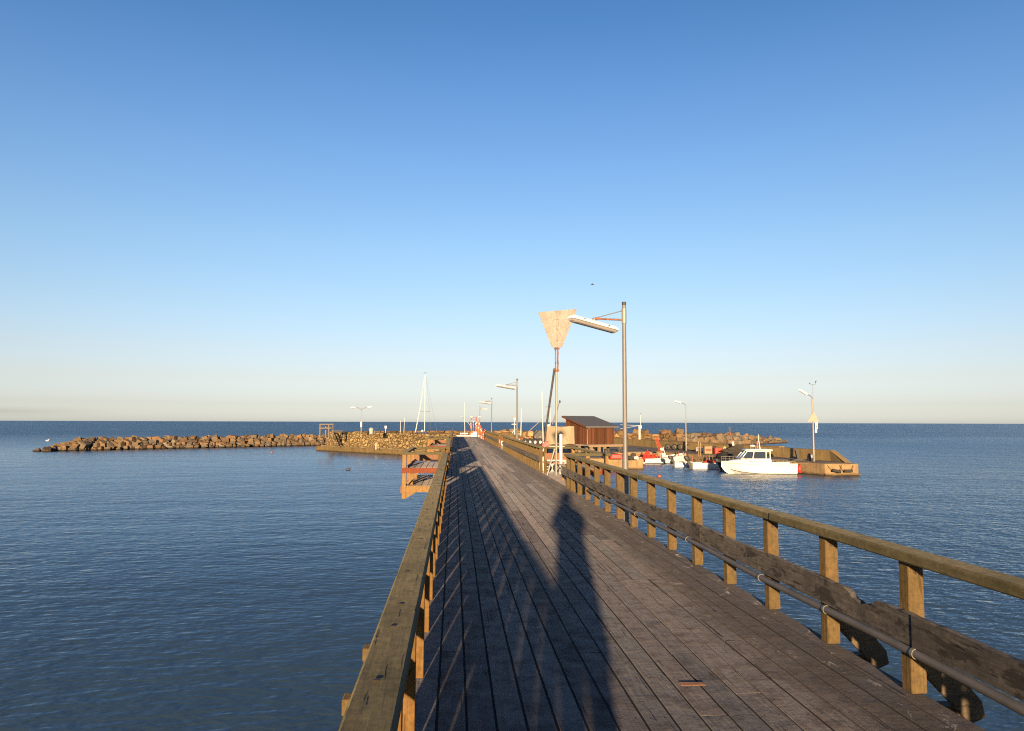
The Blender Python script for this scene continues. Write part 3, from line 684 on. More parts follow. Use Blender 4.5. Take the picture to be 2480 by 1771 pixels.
for o_, z, r_, lb in rows:
    s = rnd.uniform(.2, .8) + o_*1.7
    while s < LEN:
        k = min(1, .5+s/10); p = A + dl*(s+rnd.uniform(-.3,.3)) - nl*(o_+rnd.uniform(-.25,.25))
        boulder((p.x, p.y, WZ + (z-WZ)*k + rnd.uniform(-.09,.09)), r_*rnd.uniform(.85,1.2), lb, GL); s += rnd.uniform(.62,.95)
boulder((A.x-.6, A.y-.2, WZ-.1), .6, 'low dark boulder awash at the very tip of the long left breakwater', GL)
boulder((A.x+.7, A.y-.5, WZ+.02), .7, 'flat boulder just behind the awash one at the tip of the left breakwater', GL)

for i in range(10):                       # the tip runs out into the water
    s = 1.2+i*.42; k = .30+.05*i; p = A + dl*s - nl*(.25+.75*(i % 3))
    boulder((p.x, p.y, WZ+.12+.07*i+.12*(i % 3)), .50+.02*i, 'low boulder in the sloping tip of the long left breakwater', GL)

# ------------------------------------------------------------------ stone mole on the left
mp0, mp1 = G(765, 1091.5, WZ), G(980, 1103.5, WZ)
dm = (mp1-mp0).normalized(); nm = Vector((dm.y, -dm.x, 0))
if nm.y > 0: nm = -nm
mp1 = mp0 + dm*24.5
mole = thing('stone_mole', 'sunlit rubble stone mole with a concrete footing, left of the pier end', 'stone mole', (mp0.x, mp0.y, WZ))
def quad_prism(b, p, q, f0, f1, z0, z1, e0=0, e1=0):   # along p-q, from offset f0 (front) back to f1
    a_, c_ = p+dm*e0, q+dm*e1
    pts = [a_-nm*f0, c_-nm*f0, c_-nm*f1, a_-nm*f1]
    b.hexa([(v.x,v.y,z0) for v in pts]+[(v.x,v.y,z1) for v in pts])
b = MB(); quad_prism(b, mp0, mp1, 0, 1.5, WZ-2, -1.78); b.build('footing', M['footing'], mole, True, .06)
b = MB()
for i in range(20):                       # worn capping stones of the footing
    a_ = mp0+dm*(i*1.22+.05); c_ = mp0+dm*((i+1)*1.22-.05); z = -1.70+rnd.uniform(-.06,.07); f = rnd.uniform(-.05,.1)
    pts = [a_-nm*f, c_-nm*f, c_-nm*1.5, a_-nm*1.5]; b.hexa([(v.x,v.y,-1.779) for v in pts]+[(v.x,v.y,z) for v in pts])
b.build('footing_cap', M['footing_top'], mole, True, .05)
b = MB(); n = 60; vs = []                 # battered wall face with an uneven crest
for i in range(n+1):
    t_ = 1.0+(24.5-1.0)*i/n; z = .20 + .02*math.sin(i*1.7)+rnd.uniform(-.025,.025)
    for f, zz in ((1.0,-2.4),(1.25,-1.0),(1.55,z),(5.0,z),(5.1,-3)):
        p = mp0+dm*t_-nm*(f+rnd.uniform(-.03,.03)); vs.append((p.x,p.y,zz))
b.add(vs, [(i*5+k,(i+1)*5+k,(i+1)*5+k+1,i*5+k+1) for i in range(n) for k in range(4)]+[(0,1,2,3,4),tuple(n*5+k for k in (4,3,2,1,0))])
b.build('wall', M['wall'], mole, True)
# long sea wall round the harbour
OW = [(-13.5,112.5),(-8,118),(0,120.5),(20,120),(33,117.5),(40.5,126),(47,133)]
b = MB(); vs = []; pts = []
for (x0,y0),(x1,y1) in zip(OW[:-1], OW[1:]):
    L = math.hypot(x1-x0,y1-y0); k = max(2,int(L/.9)); pts += [(x0+(x1-x0)*i/k, y0+(y1-y0)*i/k) for i in range(k)]
pts.append(OW[-1]); m_ = len(pts)
for i, (x, y) in enumerate(pts):
    x1, y1 = pts[min(i+1,m_-1)]; x0, y0 = pts[max(i-1,0)]; d = Vector((x1-x0,y1-y0,0)).normalized(); nn = Vector((d.y,-d.x,0))
    z = (.22 if x < 18 else .22-.38*min(1,(x-18)/12)) + rnd.uniform(-.05,.05)
    for f, zz in ((.2,-3.2),(-.1,z-.7),(-.15,z),(-2.4,z),(-3.2,-3.2)): vs.append((x+nn.x*f, y+nn.y*f, zz))
b.add(vs, [(i*5+k,(i+1)*5+k,(i+1)*5+k+1,i*5+k+1) for i in range(m_-1) for k in range(4)]+[(0,1,2,3,4),tuple((m_-1)*5+k for k in (4,3,2,1,0))])
sea = thing('sea_wall', 'long brown stone sea wall closing the harbour behind the boats', 'sea wall', (0,120,0))
b.build('wall', M['outwall'], sea, True)
# boulders on the right end of the sea wall
P0, P1 = Vector((36.5,119.5,0)), G(1892, 1072, WZ); P1 = Vector((P1.x, P1.y, 0)); dr = (P1-P0); LR = dr.length; dr /= LR; nr = Vector((dr.y,-dr.x,0))
ridge('rubble_bank', [((P0+dr*s-nr*1.5).x, (P0+dr*s-nr*1.5).y, k) for s, k in ((0,1),(22,1),(30,.7),(36,.45),(LR-2,.25))], [(-5,WZ-1),(-1.5,-1.0),(1,-1.0),(3.4,WZ-.2),(4,WZ-1)], M['rock'])
GR = 'boulders at the right end of the sea wall'
for o_, z, r_, lb in ((-1.6,-2.25,.75,'boulder at the waterline of the bank right of the sea wall'), (-.6,-1.45,.78,'boulder halfway up the bank right of the sea wall'),
                      (.6,-.85,.78,'boulder on top of the bank right of the sea wall')):
    s = rnd.uniform(0,1)
    while s < LR - abs(o_)*1.2 - .5:
        k = 1 if s < 22 else max(.22, 1-(s-22)/(LR-22)*.85)
        p = P0+dr*(s+rnd.uniform(-.3,.3)) - nr*(o_+rnd.uniform(-.3,.3)); boulder((p.x,p.y,WZ+(z-WZ)*k+rnd.uniform(-.2,.25)), r_*rnd.uniform(.85,1.35)*(.7+.3*k), lb, GR); s += rnd.uniform(1.35,1.95)
for x, y in ((23,121.8),(26,121.6),(27.5,121),(30,120.3),(31.3,119.8),(34.5,121),(36,122.5),(8,122.6),(10,122.5),(39,126.5)):
    boulder((x,y,.0), rnd.uniform(.5,.85), 'boulder showing above the crest of the long sea wall', 'boulders behind the sea wall')

# things on the mole
def mole_at(px, py, z=.2): return G(px, py, z)
q = mole_at(785, 1049); fr = thing('timber_rail', 'weathered square timber handrail at the head of the mole steps', 'handrail', (q.x, q.y, .2))
X0, X1 = D(775,1049,q.y).x-q.x, D(796,1049,q.y).x-q.x
for x, yy in ((X0,0),(X1,0),(X0+.5,1.3),(X1+.3,1.3)):
    b = MB(); b.box(x-.07,x+.07,yy-.07,yy+.07,-.6,1.15); b.build('post', M['greywood'], fr)
for z in (1.10, .62):
    b = MB(); b.box(X0-.1,X1+.1,-.1,-.071,z-.07,z+.07); b.box(X0+.4,X1+.4,1.371,1.40,z-.07,z+.07); b.build('rail', M['greywood'], fr)
s0, s1 = D(799,1044,103.2), D(813,1080,101.0)
st = thing('steps', 'steep dark timber steps down the face of the stone mole', 'steps', s0)
for k in (-.42, .42):
    b = MB(); b.beam(s0+dm*k, s1+dm*k, .08, .22); b.build('stringer', M['brace'], st, True)
for i in range(9):
    c = s0.lerp(s1, (i+.5)/9); b = MB(); b.beam(c-dm*.38, c+dm*.38, .28, .05); b.build('tread', M['brace'], st, True)
def curved_lamp(label, px, pybase, zb, h, arms, group='curved arm lamps in the harbour', armlen=.75, head=.62):
    q = G(px, pybase, zb); t = thing('street_lamp', label, 'street lamp', q, group)
    b = MB(); b.tube([(0,0,0),(0,0,h*.5),(0,0,h-.35)], [.085,.065,.05], 12); b.build('pole', M['galv2'], t)
    b = MB(); b.tube([(0,0,0),(0,0,.5)], .10, 12); b.build('base', M['galv'], t)
    for s, rise in arms:
        pts = [(0,0,h-.36)] + [(s*armlen*(1-math.cos(a))*.9, 0, h-.36+.36*math.sin(a)) for a in (.3,.6,.9,1.2,1.5)] + [(s*(armlen*.95+.05), 0, h+rise*.1)]
        b = MB(); b.tube(pts, .035, 8); b.build('arm', M['galv'], t)
        a = Vector(pts[-1]); e = a + Vector((s*head, -.12, rise*head))
        b = MB(); b.tube([a, a.lerp(e,.1), a.lerp(e,.75), e], [.05,.10,.09,.05], 10); hd = b.build('lamp_head', M['enamel'], t)
        b = MB(); dz = Vector((0,0,-.05)); b.tube([a.lerp(e,.15)+dz, a.lerp(e,.85)+dz], [.08,.07], 8); b.build('diffuser', M['diff'], hd)
    return t
curved_lamp('slim twin armed lamp standing on the stone mole', 874.7, 1049, .2, 3.25, ((-1,.02),(1,.22)), armlen=.75, head=.6)
q = G(874.7,1049,.2); o = thing('switch_box', 'small pale switch box hung on the twin lamp pole', 'box', (q.x, q.y-.13, .95))
b = MB(); b.box(-.12,.12,-.08,.04,0,.7); b.build('cabinet', M['greyblue'], o, bevel=.01); b = MB(); b.box(-.09,.09,-.09,-.081,.05,.65); b.build('lid', M['whitep'], o)
q = G(899, 1051, .2); o = thing('litter_bin', 'grey green domed bin on the stone mole', 'bin', q)
b = MB(); b.lathe((0,0,0), [(.22,0),(.27,.45),(.28,.5)], 14); b.build('body', M['greyblue'], o); b = MB(); b.lathe((0,0,.5), [(.30,0),(.26,.14),(.14,.24),(.02,.27)], 14); b.build('dome', M['greyblue'], o)
b = MB(); b.box(.3,.5,-.1,.1,.0,.38); b.build('bracket', M['dark'], o)
q = G(934, 1049, .2); o = thing('small_sign', 'tiny white notice on a thin post on the stone mole', 'sign', q)
b = MB(); b.tube([(0,0,0),(0,0,.85)], .035, 8); b.build('post', M['whitep'], o); b = MB(); b.box(-.13,.13,-.05,-.036,.6,.92); b.build('plate', M['whitep'], o)
q = G(910.5, 1087, -1.7); o = thing('mooring_post', 'short white post on the footing of the stone mole', 'post', q)
b = MB(); b.tube([(0,0,-.1),(0,0,.62)], .055, 8); b.build('shaft', M['whitep'], o); b = MB(); b.lathe((0,0,.62), [(.07,0),(.07,.05),(.02,.08)], 8); b.build('cap', M['whitep'], o)
q = G(816, 1044, .3); o = thing('timber_baulk', 'long black timber baulk lying on the mole behind the steps', 'timber', (q.x,q.y,.2))
b = MB(); b.beam((-.8,0,.1),(.8,.2,.1),.2,.16); b.build('baulk', M['dark'], o, bevel=.01)

# ------------------------------------------------------------------ inner quay on the right
QZ = -1.5
q1, q2 = G(1999,1153,WZ), G(2082,1153,WZ); je = G(1558,1137,WZ)
quay = thing('quay', 'low concrete quay that wraps the small boat basin', 'quay', (24, 80, QZ))
b = MB(); b.prism([(4.2,70),(4.2,64.9),(je.x,je.y),(je.x+.15,77.2),(22.6,79.5),(q1.x-2.2,q1.y+7.5),(q1.x,q1.y),(q2.x,q2.y+.1),(31.9,66),(28.2,84),(26.5,104),(25.5,117.4),(12.5,118.5),(12.5,106),(4.2,104)], WZ-2, QZ)
b.build('deck', M['concrete'], quay, True, .05)
b = MB(); b.prism([(5,66),(je.x-.5,je.y+1),(je.x-.4,78),(23.2,80.5),(27.2,66),(q1.x+.3,q1.y+.9),(q2.x-.5,q2.y+.9),(31.2,66),(27.6,84),(26,103),(25,116.8),(13,118),(13,105.5),(5,103.5)], QZ+.001, QZ+.012)
b.build('paving', M['ground'], quay, True)
b = MB(); b.hexa([(q1.x-.03,q1.y-.12,WZ+.05),(q2.x+.1,q2.y-.1,WZ+.05),(q2.x+.1,q2.y+.5,WZ+.05),(q1.x-.03,q1.y+.5,WZ+.05),(q1.x-.03,q1.y-.10,WZ+.17),(q2.x+.1,q2.y-.08,WZ+.17),(q2.x+.1,q2.y+.5,WZ+.17),(q1.x-.03,q1.y+.5,WZ+.17)])
b.build('ledge', M['concrete'], quay, True, .02)
par = thing('parapet', 'mossy concrete parapet along the outer edge of the quay with a sloping end', 'parapet', (29, 80, QZ))
PP = [(31.2,57.3),(31.2,59.6),(30.0,66.5),(26.3,83),(24.6,96),(22.8,108)]; vs = []; b = MB()
for i, (x,y) in enumerate(PP):
    x1,y1 = PP[min(i+1,5)]; x0,y0 = PP[max(i-1,0)]; d = Vector((x1-x0,y1-y0,0)).normalized(); nn = Vector((-d.y,d.x,0))
    h = .03 if i == 0 else .9
    for f, zz in ((0,QZ+.013),(.06,QZ+h),(-.45,QZ+h),(-.55,QZ+.013)): vs.append((x+nn.x*f,y+nn.y*f,zz))
# front of the parapet: the end slopes down to the quay
b.add(vs, [(i*4+k,(i+1)*4+k,(i+1)*4+(k+1) % 4,i*4+(k+1) % 4) for i in range(5) for k in range(4)]+[(0,1,2,3),(20,23,22,21)])
b.build('wall', M['olive'], par, True)
b = MB()
for (x0,y0),(x1,y1) in ((PP[2],PP[3]),(PP[3],PP[4])):
    d = Vector((x1-x0,y1-y0,0)).normalized(); nn = Vector((-d.y,d.x,0)); a_ = Vector((x0,y0,0)); c_ = Vector((x1,y1,0))
    v = [a_-nn*.5,c_-nn*.5,c_+nn*.12,a_+nn*.12]; b.hexa([(p.x,p.y,QZ+.902) for p in v]+[(p.x,p.y,QZ+1.0) for p in v])
b.build('coping', M['concrete'], par, True, .02)
# tyres leaning on the parapet
for i, px in enumerate((1617,1633,1648,1666,1680)):
    q = G(px, 1090.5+ (i>2)*1.2, QZ); o = thing('tyre', ('half hidden tyre leftmost of five on the quay parapet','second tyre from the left leaning on the quay parapet','middle tyre of five leaning on the quay parapet','tyre right behind the left quay lamp post','rightmost of five tyres on the quay parapet')[i], 'tyre', (q.x,q.y,QZ+.012), 'tyres leaning on the quay parapet')
    b = MB(); b.torus((0,0,.36), .25, .11, (.25,-1,.12), 22, 8); b.build('tread', M['rubber'], o); b = MB(); b.torus((.01,-.03,.36), .165, .03, (.25,-1,.12), 18, 6); b.build('bead', M['grey'], o)
t = curved_lamp('slim quay lamp behind the small boats, its arm pointing left', 1662, 1091.8, QZ+.012, 5.35, ((-1,.28),), armlen=.5, head=.75)
t2 = curved_lamp('quay lamp by the cabin boat carrying signs and a wind vane', 1971.5, 1117.8, QZ+.012, 5.45, ((-1,.52),), armlen=.4, head=.78)
qq = t2.location
vn = thing('wind_vane', 'thin wind vane on top of the quay lamp that carries signs', 'wind vane', (qq.x, qq.y, qq.z+5.0))
b = MB(); b.tube([(.05,0,0),(.08,0,1.3)], .014, 6); b.build('mast', M['galv'], vn); b = MB(); b.tube([(-.18,0,1.3),(.3,0,1.32)], .014, 6); b.build('crossbar', M['galv'], vn)
b = MB(); b.ball((-.18,0,1.42), .05, 8, 6); b.build('cups', M['dark'], vn); b = MB(); b.plate([(.28,0,1.36),(.3,0,1.62),(.42,0,1.66),(.36,0,1.5)], (0,.01,0)); b.build('fin', M['dark'], vn)
M['signback'] = plain('bleached_sign_back', (.30,.235,.19), .8)
tr = thing('triangular_sign', 'pale triangular board on the quay lamp post seen from behind', 'sign', (qq.x,qq.y-.1,qq.z+3.25))
b = MB(); b.plate([(-.50,0,0),(.46,0,0),(.04,0,.86)], (0,.02,0)); b.build('board', M['signback'], tr); b = MB(); b.box(-.04,.04,.021,.03,.1,.7); b.build('batten', M['rust'], tr)
ns = thing('number_plate', 'narrow white number board below the triangular board on the lamp post', 'sign', (qq.x+.24,qq.y-.1,qq.z+2.35))
b = MB(); b.box(-.1,.12,0,.02,.3,.88); b.build('board', M['whitep'], ns); b = MB(); b.box(-.12,.05,.021,.04,0,.29); b.build('board', M['whitep'], ns)
b = MB(); b.torus((-.02,-.004,.72), .045, .012, (0,1,0), 14, 6); b.box(-.055,.05,-.006,-.001,.5,.54); b.box(-.02,.01,-.006,-.001,.4,.62); b.build('marks', M['dark'], ns)
# quay end fittings
for i, (x0, x1, y0, y1) in enumerate(((2016,2036,1139,1143),(2045,2064,1141,1141))):
    a, e = D(x0,y0,q1.y-.32), D(x1,y1,q1.y-.34)
    o = thing('quay_fender', ('left dark log fender hung on the quay end face','right dark log fender hung on the quay end face')[i], 'fender', a, 'fenders on the quay end')
    b = MB(); b.tube([a,e], .12, 12); b.build('log', M['rust'] if False else M['rubber'], o, True)
    for pz, dx_ in ((a,-.25),(e,.25)):
        b = MB(); b.tube([pz, (pz.x+dx_, q1.y-.06, -1.62)], .018, 6); b.build('chain', M['rust'], o, True)
q = G(1931,1116,QZ); o = thing('davit', 'black iron davit leaning on the quay beside the parapet', 'davit', (q.x,q.y,QZ+.012))
b = MB(); b.beam((.12,0,0),(-.1,0,.98),.22,.22,(0,1,0)); b.build('upright', M['dark'], o, bevel=.01); b = MB(); b.box(-.36,-.02,-.12,.12,.86,1.0); b.build('head', M['dark'], o)
b = MB(); b.plate([(-.55,-.15,0),(.75,-.15,0),(.3,-.15,.16),(-.1,-.15,.16)], (0,.3,0)); b.build('foot', M['dark'], o)
q = G(1966,1116.5,QZ); o = thing('lamp_globe', 'pale round glass globe in a dark cage at the lamp foot', 'globe', (q.x,q.y,QZ+.012))
b = MB(); b.ball((0,0,.36), .17, 14, 8); b.build('globe', M['greyblue'], o); b = MB(); b.lathe((-.12,.12,0), [(.24,0),(.20,.3),(.14,.55),(.05,.6)], 12); b.build('cage', M['dark'], o)

# clutter on the quay
def qthing(name, label, cat, px, py, group=None, z=QZ+.012): q = G(px, py, z); return thing(name, label, cat, q, group)
o = qthing('fish_box', 'brown fish box on the quay behind the small boats', 'box', 1714, 1099); b = MB(); b.box(-.4,.4,-.25,.25,0,.75); b.box(-.44,.44,-.29,.29,.751,.80); b.build('body', M['tan'], o, bevel=.02); b = MB(); b.box(-.3,.3,-.262,-.251,.25,.5); b.build('panel', M['rust'], o)
for i, px in enumerate((1724.5, 1730)):
    o = qthing('drum', ('black drum next to the brown fish box','black drum beside the red crate on the quay')[i], 'drum', px, 1098.5); b = MB(); b.lathe((0,0,0), [(.2,0),(.21,.25),(.2,.5),(.21,.75),(.19,.76)], 12); b.build('body', M['rubber'], o); b = MB(); b.lathe((0,0,.76), [(.18,0),(.05,.03)], 12); b.build('lid', M['dark'], o)
o = qthing('crate', 'bright red crate on the quay between black drums and orange floats', 'crate', 1740, 1099.5); b = MB(); b.box(-.42,.42,-.3,.3,0,.62); b.build('body', M['red'], o, bevel=.03)
for z in (.15,.4):
    b = MB(); b.box(-.44,.44,-.32,-.301,z,z+.08); b.build('rib', M['redp'], o)
GO = 'orange floats heaped on the quay'
for i, (px, py, r_) in enumerate(((1750,1099,.24),(1755,1098,.26),(1757,1093,.2),(1752,1092,.22),(1754,1085,.17))):
    q = G(px, 1100, QZ+.012); q = D(px, py, q.y); o = thing('net_float', ('lowest left orange float in the heap on the quay','lowest right orange float in the heap on the quay','upper right orange float in the heap on the quay','upper left orange float in the heap on the quay','small cream float on top of the orange heap')[i], 'float', (q.x,q.y,max(q.z,QZ+r_)), GO)
    b = MB(); b.ball((0,0,0), r_, 12, 8); b.build('ball', M['orange'] if i < 4 else M['yel'], o); b = MB(); b.torus((0,0,r_+.03), .04, .015, (1,0,0), 10, 6); b.build('eye', M['dark'], o)
for i, (px, h) in enumerate(((1692.5,1.35),(1697,1.15))):
    o = qthing('stake', ('taller of two pale stakes on the quay edge','shorter of two pale stakes on the quay edge')[i], 'stake', px, 1105-i*4); b = MB(); b.tube([(0,0,-.2),(0,0,h-.05)], .045, 8); b.build('shaft', M['tan'], o); b = MB(); b.lathe((0,0,h-.05), [(.05,0),(.02,.05)], 8); b.build('tip', M['whitep'], o)
def dinghy_up(label, px, py, L=1.5, rz=.2):
    o = qthing('upturned_dinghy', label, 'boat', px, py); o.rotation_euler = (0,0,rz); vs = []; b = MB(); n = 9
    for i in range(n):
        t_ = i/(n-1); w_ = .42*math.sin(PI*(.12+.78*t_))**.6; h_ = .42*(1-.3*t_)
        for k in range(7): a = PI*k/6; vs.append((-L/2+L*t_, w_*math.cos(a), h_*math.sin(a)**.8+.12))
    b.add(vs, [(i*7+k,(i+1)*7+k,(i+1)*7+k+1,i*7+k+1) for i in range(n-1) for k in range(6)]+[tuple(range(7)), tuple((n-1)*7+k for k in range(7))], True); b.build('hull', M['white'], o)
    b = MB(); b.beam((-.5,0,.06),(-.5,.01,.06),.7,.1); b.box(-.6,-.45,-.4,.4,0,.11); b.box(.3,.45,-.4,.4,0,.11); b.build('chocks', M['dark'], o)
dinghy_up('small white dinghy lying upside down on the quay', 1702, 1095.5)
o = qthing('net_heap', 'heap of dark fishing net and rope on the quay behind the cabin boat', 'net', 1786, 1101); vs = []; b = MB(); n = 20
for i in range(11):
    for k in range(n):
        a = 2*PI*k/n; rr = (1-(i/10)**1.6)*(1+.25*math.sin(3*a+i)+rnd.uniform(-.12,.12)); vs.append((1.7*rr*math.cos(a), .7*rr*math.sin(a), .8*(i/10)**.8*(1+.25*math.sin(2*a+1))))
b.add(vs, [(i*n+k, i*n+(k+1) % n, (i+1)*n+(k+1) % n, (i+1)*n+k) for i in range(10) for k in range(n)]); b.build('heap', M['net'], o)
b = MB(); b.tube([(-.9,-.5,.3),(-1.3,-.5,.9),(-1.2,-.3,1.2)], .03, 6); b.tube([(.5,-.5,.4),(.9,-.4,1.0)], .03, 6); b.build('rope', M['dark'], o)
o = qthing('marker_buoy', 'red and white flag buoy pole leaning on the quay with pale floats', 'marker buoy', 1775, 1100)
b = MB(); b.tube([(.25,0,.1),(-.28,0,2.35)], .03, 8); b.build('pole', M['redlight'], o); b = MB(); b.tube([(.13,-.02,.6),(-.03,-.02,1.25)], .12, 10); b.build('float', M['whitep'], o)
b = MB(); b.ball((.32,-.05,.45),.16,10,6); b.build('ball', M['yel'], o); b = MB(); b.ball((.02,-.08,.62),.14,10,6); b.build('ball', M['yel'], o); b = MB(); b.plate([(-.28,0,2.3),(-.42,0,2.75),(-.2,0,2.7),(-.16,0,2.25)], (0,.01,0)); b.build('flag', M['dark'], o)
# black rubber dinghy hung along the quay edge
a, e = D(1738,1105,65.5), D(1775,1105,64.0); o = thing('rubber_dinghy', 'deflated black rubber dinghy lying along the quay edge behind the white boats', 'boat', (a.x,a.y,QZ))
b = MB(); b.tube([a, a.lerp(e,.1), a.lerp(e,.9), e], [.08,.24,.22,.08], 12); b.build('tube', M['rubber'], o, True)
b = MB(); b.tube([a+Vector((.2,.5,-.02)), e+Vector((-.2,.5,-.02))], .2, 12); b.build('tube', M['rubber'], o, True)
b = MB(); b.beam(a.lerp(e,.1)+Vector((0,.25,.1)), a.lerp(e,.9)+Vector((0,.25,.1)), .4, .05); b.build('floor', M['net'], o, True)
# ------------------------------------------------------------------ shed on stilts
fl = D(1420,1077,76); SA = R(28); sh = thing('shed', 'red boarded boat shed with a sloping felt roof standing on stilts', 'shed', (fl.x, fl.y, fl.z), rz=SA)
W_, L_, HF, HB = 3.75, 3.5, 1.86, 2.78      # front width, depth, eave height, ridge height (local x along the front, y back)
b = MB(); n = 26
for i in range(n):
    x = W_*i/n; o_ = .012*(i % 2); b.box(x+.004, x+W_/n-.004, -.02-o_, .0, .0, HF)
b.build('front_wall', M['shed'], sh)
b = MB(); b3 = MB(); n = 24
for i in range(n):
    y = L_*i/n; y2 = y+L_/n-.008; z0, z1 = HF+(HB-HF)*y/L_, HF+(HB-HF)*y2/L_; o_ = .012*(i % 2)
    b.hexa([(-.02-o_,y+.004,0),(0,y+.004,0),(0,y2,0),(-.02-o_,y2,0),(-.02-o_,y+.004,z0),(0,y+.004,z0),(0,y2,z1),(-.02-o_,y2,z1)])
    b3.hexa([(W_,y+.004,0),(W_+.02,y+.004,0),(W_+.02,y2,0),(W_,y2,0),(W_,y+.004,z0),(W_+.02,y+.004,z0),(W_+.02,y2,z1),(W_,y2,z1)])
b.build('side_wall', M['shed'], sh); b3.build('side_wall', M['shed'], sh)
b = MB(); b.box(0.003,W_-.003,L_-.02,L_,0,HB); b.build('back_wall', M['shed'], sh)
sl_ = (HB-HF)/L_
b = MB(); b.hexa([(-.34,-.38,HF-.38*sl_+.03),(W_+.34,-.38,HF-.38*sl_+.03),(W_+.34,L_+.3,HB+.3*sl_+.03),(-.34,L_+.3,HB+.3*sl_+.03),(-.34,-.38,HF-.38*sl_+.13),(W_+.34,-.38,HF-.38*sl_+.13),(W_+.34,L_+.3,HB+.3*sl_+.13),(-.34,L_+.3,HB+.3*sl_+.13)])
rf = b.build('roof', M['felt'], sh)
b = MB(); b.hexa([(-.38,-.40,HF-.40*sl_-.04),(-.342,-.40,HF-.40*sl_-.04),(-.342,L_+.3,HB+.3*sl_-.04),(-.38,L_+.3,HB+.3*sl_-.04),(-.38,-.40,HF-.40*sl_+.12),(-.342,-.40,HF-.40*sl_+.12),(-.342,L_+.3,HB+.3*sl_+.12),(-.38,L_+.3,HB+.3*sl_+.12)]); b.build('barge_board', M['shed'], rf)
b = MB(); b.box(-.34,W_+.34,-.42,-.383,HF-.38*sl_-.02,HF-.38*sl_+.11); b.build('fascia', M['galv'], rf)
b = MB(); b.tube([(.1,-.40,HF-.16),(.1,-.08,HF-.3),(.1,-.07,.02)], .045, 8); b.build('downpipe', M['galv2'], sh)
b = MB(); b.box(-.06,.05,-.055,-.034,0,HF-.05); b.build('corner_board', M['shed'], sh)
b = MB()
for i in range(8): b.box(-.25,W_+.55,-.75+i*.56,-.75+i*.56+.54,-.14,-.003)
b.build('floor', M['greyboard'], sh)
b = MB(); b.box(-.3,W_+.6,-.84,-.752,-.24,-.02); b.build('floor_beam', M['tan'], sh)
hz = fl.z-QZ
for x in (.15, 1.2, 1.95, W_+.3):
    for y in (-.6, 1.4, 3.2):
        b = MB(); b.box(x-.12,x+.12,y-.12,y+.12,-hz,-.245 if y < 0 else -.145); b.build('stilt', M['tan'] if x < 3 else M['brace'], sh)

# canvas covered stack beside the shed
a, e = D(1323,1076,66), D(1391,1076,66); zt = D(1391,1033,66).z; wl = e.x-a.x; hh = zt-a.z
tp = thing('covered_rack', 'tan canvas cover tied over a rack between the day mark and the red shed', 'covered rack', (a.x, 66, a.z))
vs = []; b = MB(); nx = 40; nzz = 12
def fold(u, v): return .05*math.sin(u*19+3*math.sin(v*4))*(1-v)+.07*math.sin(u*7+v*5)*(1-.5*v)-.05*math.exp(-((u-.27)/.03)**2)*(.3+.7*(1-v))
for j in range(nzz+1):
    v = j/nzz
    for i in range(nx+1):
        u = i/nx; inset = .10*(1-v) if u < .5 else .0
        vs.append((wl*u*(1-0)+ (.12*v**2*(1-u)) , -fold(u,v)-.08*(1-v), hh*v + .03*math.sin(u*9)*(v > .9) - .04*math.sin(u*13)*(v < .1)))
nn_ = nx+1
fs = [(j*nn_+i, j*nn_+i+1, (j+1)*nn_+i+1, (j+1)*nn_+i) for j in range(nzz) for i in range(nx)]
base = len(vs)
for j in range(nzz+1):       # back and sides
    v = j/nzz
    for i in range(nx+1):
        u = i/nx; vs.append((wl*u, 1.7+.03*math.sin(u*11), hh*v*(.97+.03*math.sin(u*5))))
fs += [(base+j*nn_+i+1, base+j*nn_+i, base+(j+1)*nn_+i, base+(j+1)*nn_+i+1) for j in range(nzz) for i in range(nx)]
fs += [(nzz*nn_+i, nzz*nn_+i+1, base+nzz*nn_+i+1, base+nzz*nn_+i) for i in range(nx)]
for i in (0, nx): fs += [(j*nn_+i, (j+1)*nn_+i, base+(j+1)*nn_+i, base+j*nn_+i) for j in range(nzz)]
b.add(vs, fs, True); b.build('canvas', M['tarp'], tp)
b = MB(); b.box(-.1,wl+.15,-.05,1.75,-.16,-.045); b.build('rack_beam', M['brace'], tp)
for x in (.1, wl*.5, wl-.1):
    b = MB(); b.box(x-.08,x+.08,.1,.26,QZ-a.z+.012,-.161); b.build('leg', M['brace'], tp)
b = MB(); b.tube([(wl*.55,-.10,hh*.95),(wl*.78,-.16,hh*.05),(wl*.96,-.10,hh*.9)], .012, 6); b.build('rope', M['tan'], tp)
q = D(1322,1078,44.0)
o = thing('warning_plate', 'red and white round warning plate on a red post by the canvas cover', 'sign', (q.x, 58.0*1, 0)); q = D(1322,1078,58); o.location = (q.x, 58, 0)
b = MB(); b.tube([(0,0,QZ),(0,0,q.z+.9)], .045, 8); b.build('post', M['redlight'], o)
b = MB(); b.tube([(0,-.07,q.z),(0,-.05,q.z)], .27, 20); pl_ = b.build('disc', M['red'], o); b = MB(); b.beam((-.17,-.077,q.z-.14),(.17,-.077,q.z+.14),.012,.06,(0,1,0)); b.build('stripe', M['whitep'], pl_)
o.location.z = 0

